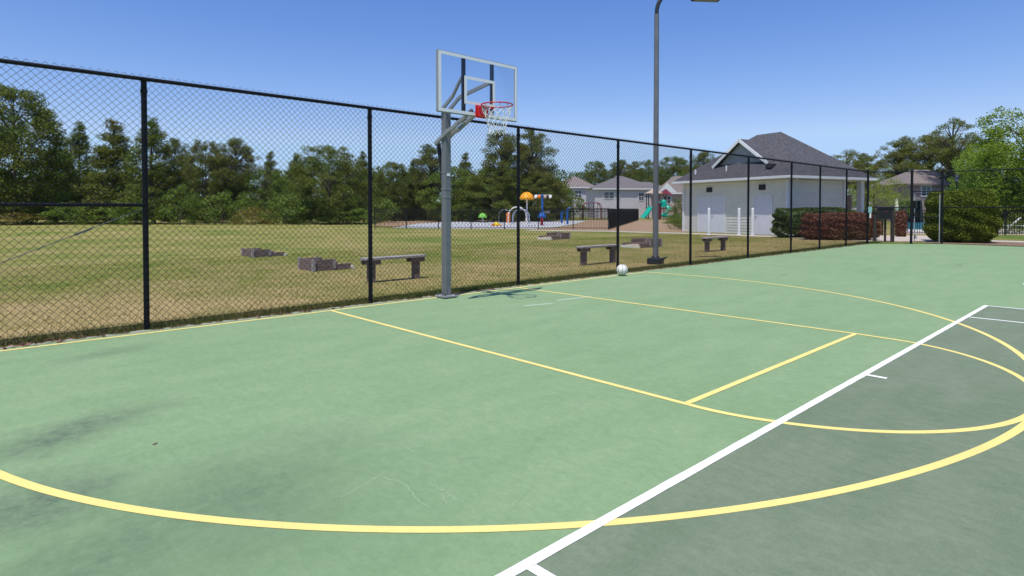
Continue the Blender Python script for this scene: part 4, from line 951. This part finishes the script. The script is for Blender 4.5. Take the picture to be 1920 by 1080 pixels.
for (kind, px, dep, top, wpx, lab) in S: 
    o = plant(kind, px, dep, top, wpx, lab, 'shrub', 'shrubs at the foot of the trees')
    if px < 1000: o.scale[2] *= tr_rng.uniform(.7, 1.5); o.scale[0] *= tr_rng.uniform(.7, 1.2)
for ps in PROTO.values():
    for q in ps:
        for k in ('H', 'R', 'H0'):
            if k in q: del q[k]
for o in bpy.data.objects:
    for k in ('H', 'R', 'H0'):
        if k in o: del o[k]
def woods(name, x0, x1, dep, n, top0, top1, mat, seed):
    g = np.random.default_rng(seed); px = g.uniform(x0, x1, n); d = dep+g.uniform(0, 14, n)
    C = np.array([at(a, b_) for a, b_ in zip(px, d)]); hh = np.array([hgt(g.uniform(top0, top1), b_) for b_ in d]); C[:, 2] = g.uniform(.1, 1, n)*hh
    P = puffs(C, g.uniform(.9, 1.7, n), 100, g); P = P[P[:, 2] > 0]; V = quads(P, .34, .15, g, .4)
    o = np_mesh(name, V, np.arange(len(V)).reshape(-1, 4), mat); return setting(o, 'stuff')
woods('far_woods', -260, 1060, 82, 640, 318, 352, M['cedar'], 31)
woods('far_woods', 1060, 2250, 165, 420, 325, 345, M['pine'], 32)
woods('far_woods', 1760, 2250, 60, 220, 330, 395, M['hedge'], 33)

def hedge(name, A, B, depth, h, mat, n, label, cat, leaf=(.085, .055), rnd=.2, grp=None):
    A = np.array(A[:2]); B = np.array(B[:2]); Ld = np.hypot(*(B-A)); e = (B-A)/Ld; rz = math.atan2(e[1], e[0])
    t = thing(name, (*(A+B)/2, -.03), label, cat, grp, rz); g = np.random.default_rng(int(Ld*100+h*10))
    ax, ay, az = Ld/2, depth/2, h/2
    def surf(m):
        d = g.normal(size=(m, 3)); d /= np.linalg.norm(d, axis=1)[:, None]; k = (np.abs(d)**(1/rnd)).sum(1)**rnd
        q = d/k[:, None]; q2 = np.sign(q)*np.abs(q)
        return q2
    q = surf(n); lump = 1+.03*np.sin(q[:, 0]*9+q[:, 2]*4)+.025*np.sin(q[:, 1]*7+q[:, 0]*17+1)+.03*np.sin(q[:, 2]*13+q[:, 0]*5)
    sc = (lump*(1-.13*g.uniform(0, 1, n)**2))[:, None]
    P = q*sc*np.array([ax, ay, az])+np.array([0, 0, az]); P[:, 2] = np.maximum(P[:, 2], .02)
    V = quads(P, leaf[0], leaf[1], g, .3); np_mesh('foliage', V, np.arange(len(V)).reshape(-1, 4), mat, t)
    b = MB(); vs = []; nu, nv = 24, 12
    for i in range(nv+1):
        ph_ = -math.pi/2+math.pi*i/nv
        for j in range(nu):
            a = 2*math.pi*j/nu; d = np.array([math.cos(ph_)*math.cos(a), math.cos(ph_)*math.sin(a), math.sin(ph_)]); k = (np.abs(d)**(1/rnd)).sum()**rnd; d = d/k*.82
            vs.append((d[0]*ax, d[1]*ay, max(0.0, d[2]*az+az)))
    fs = [(i*nu+j, i*nu+(j+1) % nu, (i+1)*nu+(j+1) % nu, (i+1)*nu+j) for i in range(nv) for j in range(nu)]
    b.add(vs, fs, True); b.build('inner_branches', mat, t); return t
a = at(1452, 31.0); c = at(1604, 30.6); hedge('hedge', a, c, 1.1, 1.52, M['hedge'], 16000, 'clipped dark green hedge along the pool house right wall', 'hedge')
a = at(1506, 29.0); c = at(1645, 28.4); hedge('hedge', a, c, 1.2, 1.27, M['redleaf'], 17000, 'clipped red leaved hedge in front of the green hedge', 'hedge')
a = gnd(1681, 443); c = gnd(1697, 443); hedge('shrub', a, c, .5, 1.35, M['redleaf'], 1800, 'small reddish shrub right of the notice board', 'shrub')
a = gnd(1574, 446); c = gnd(1588, 446.4); hedge('shrub', a, c, .4, .45, M['lime'], 500, 'yellow green sprig at the foot of the red hedge', 'shrub')
a = gnd(1740, 451.5); c = gnd(1864, 453.5); hedge('bush', a, c, 2.4, 2.3, M['bush'], 60000, 'big clipped rounded green bush at the right behind the end fence', 'bush', (.065, .042), .24)
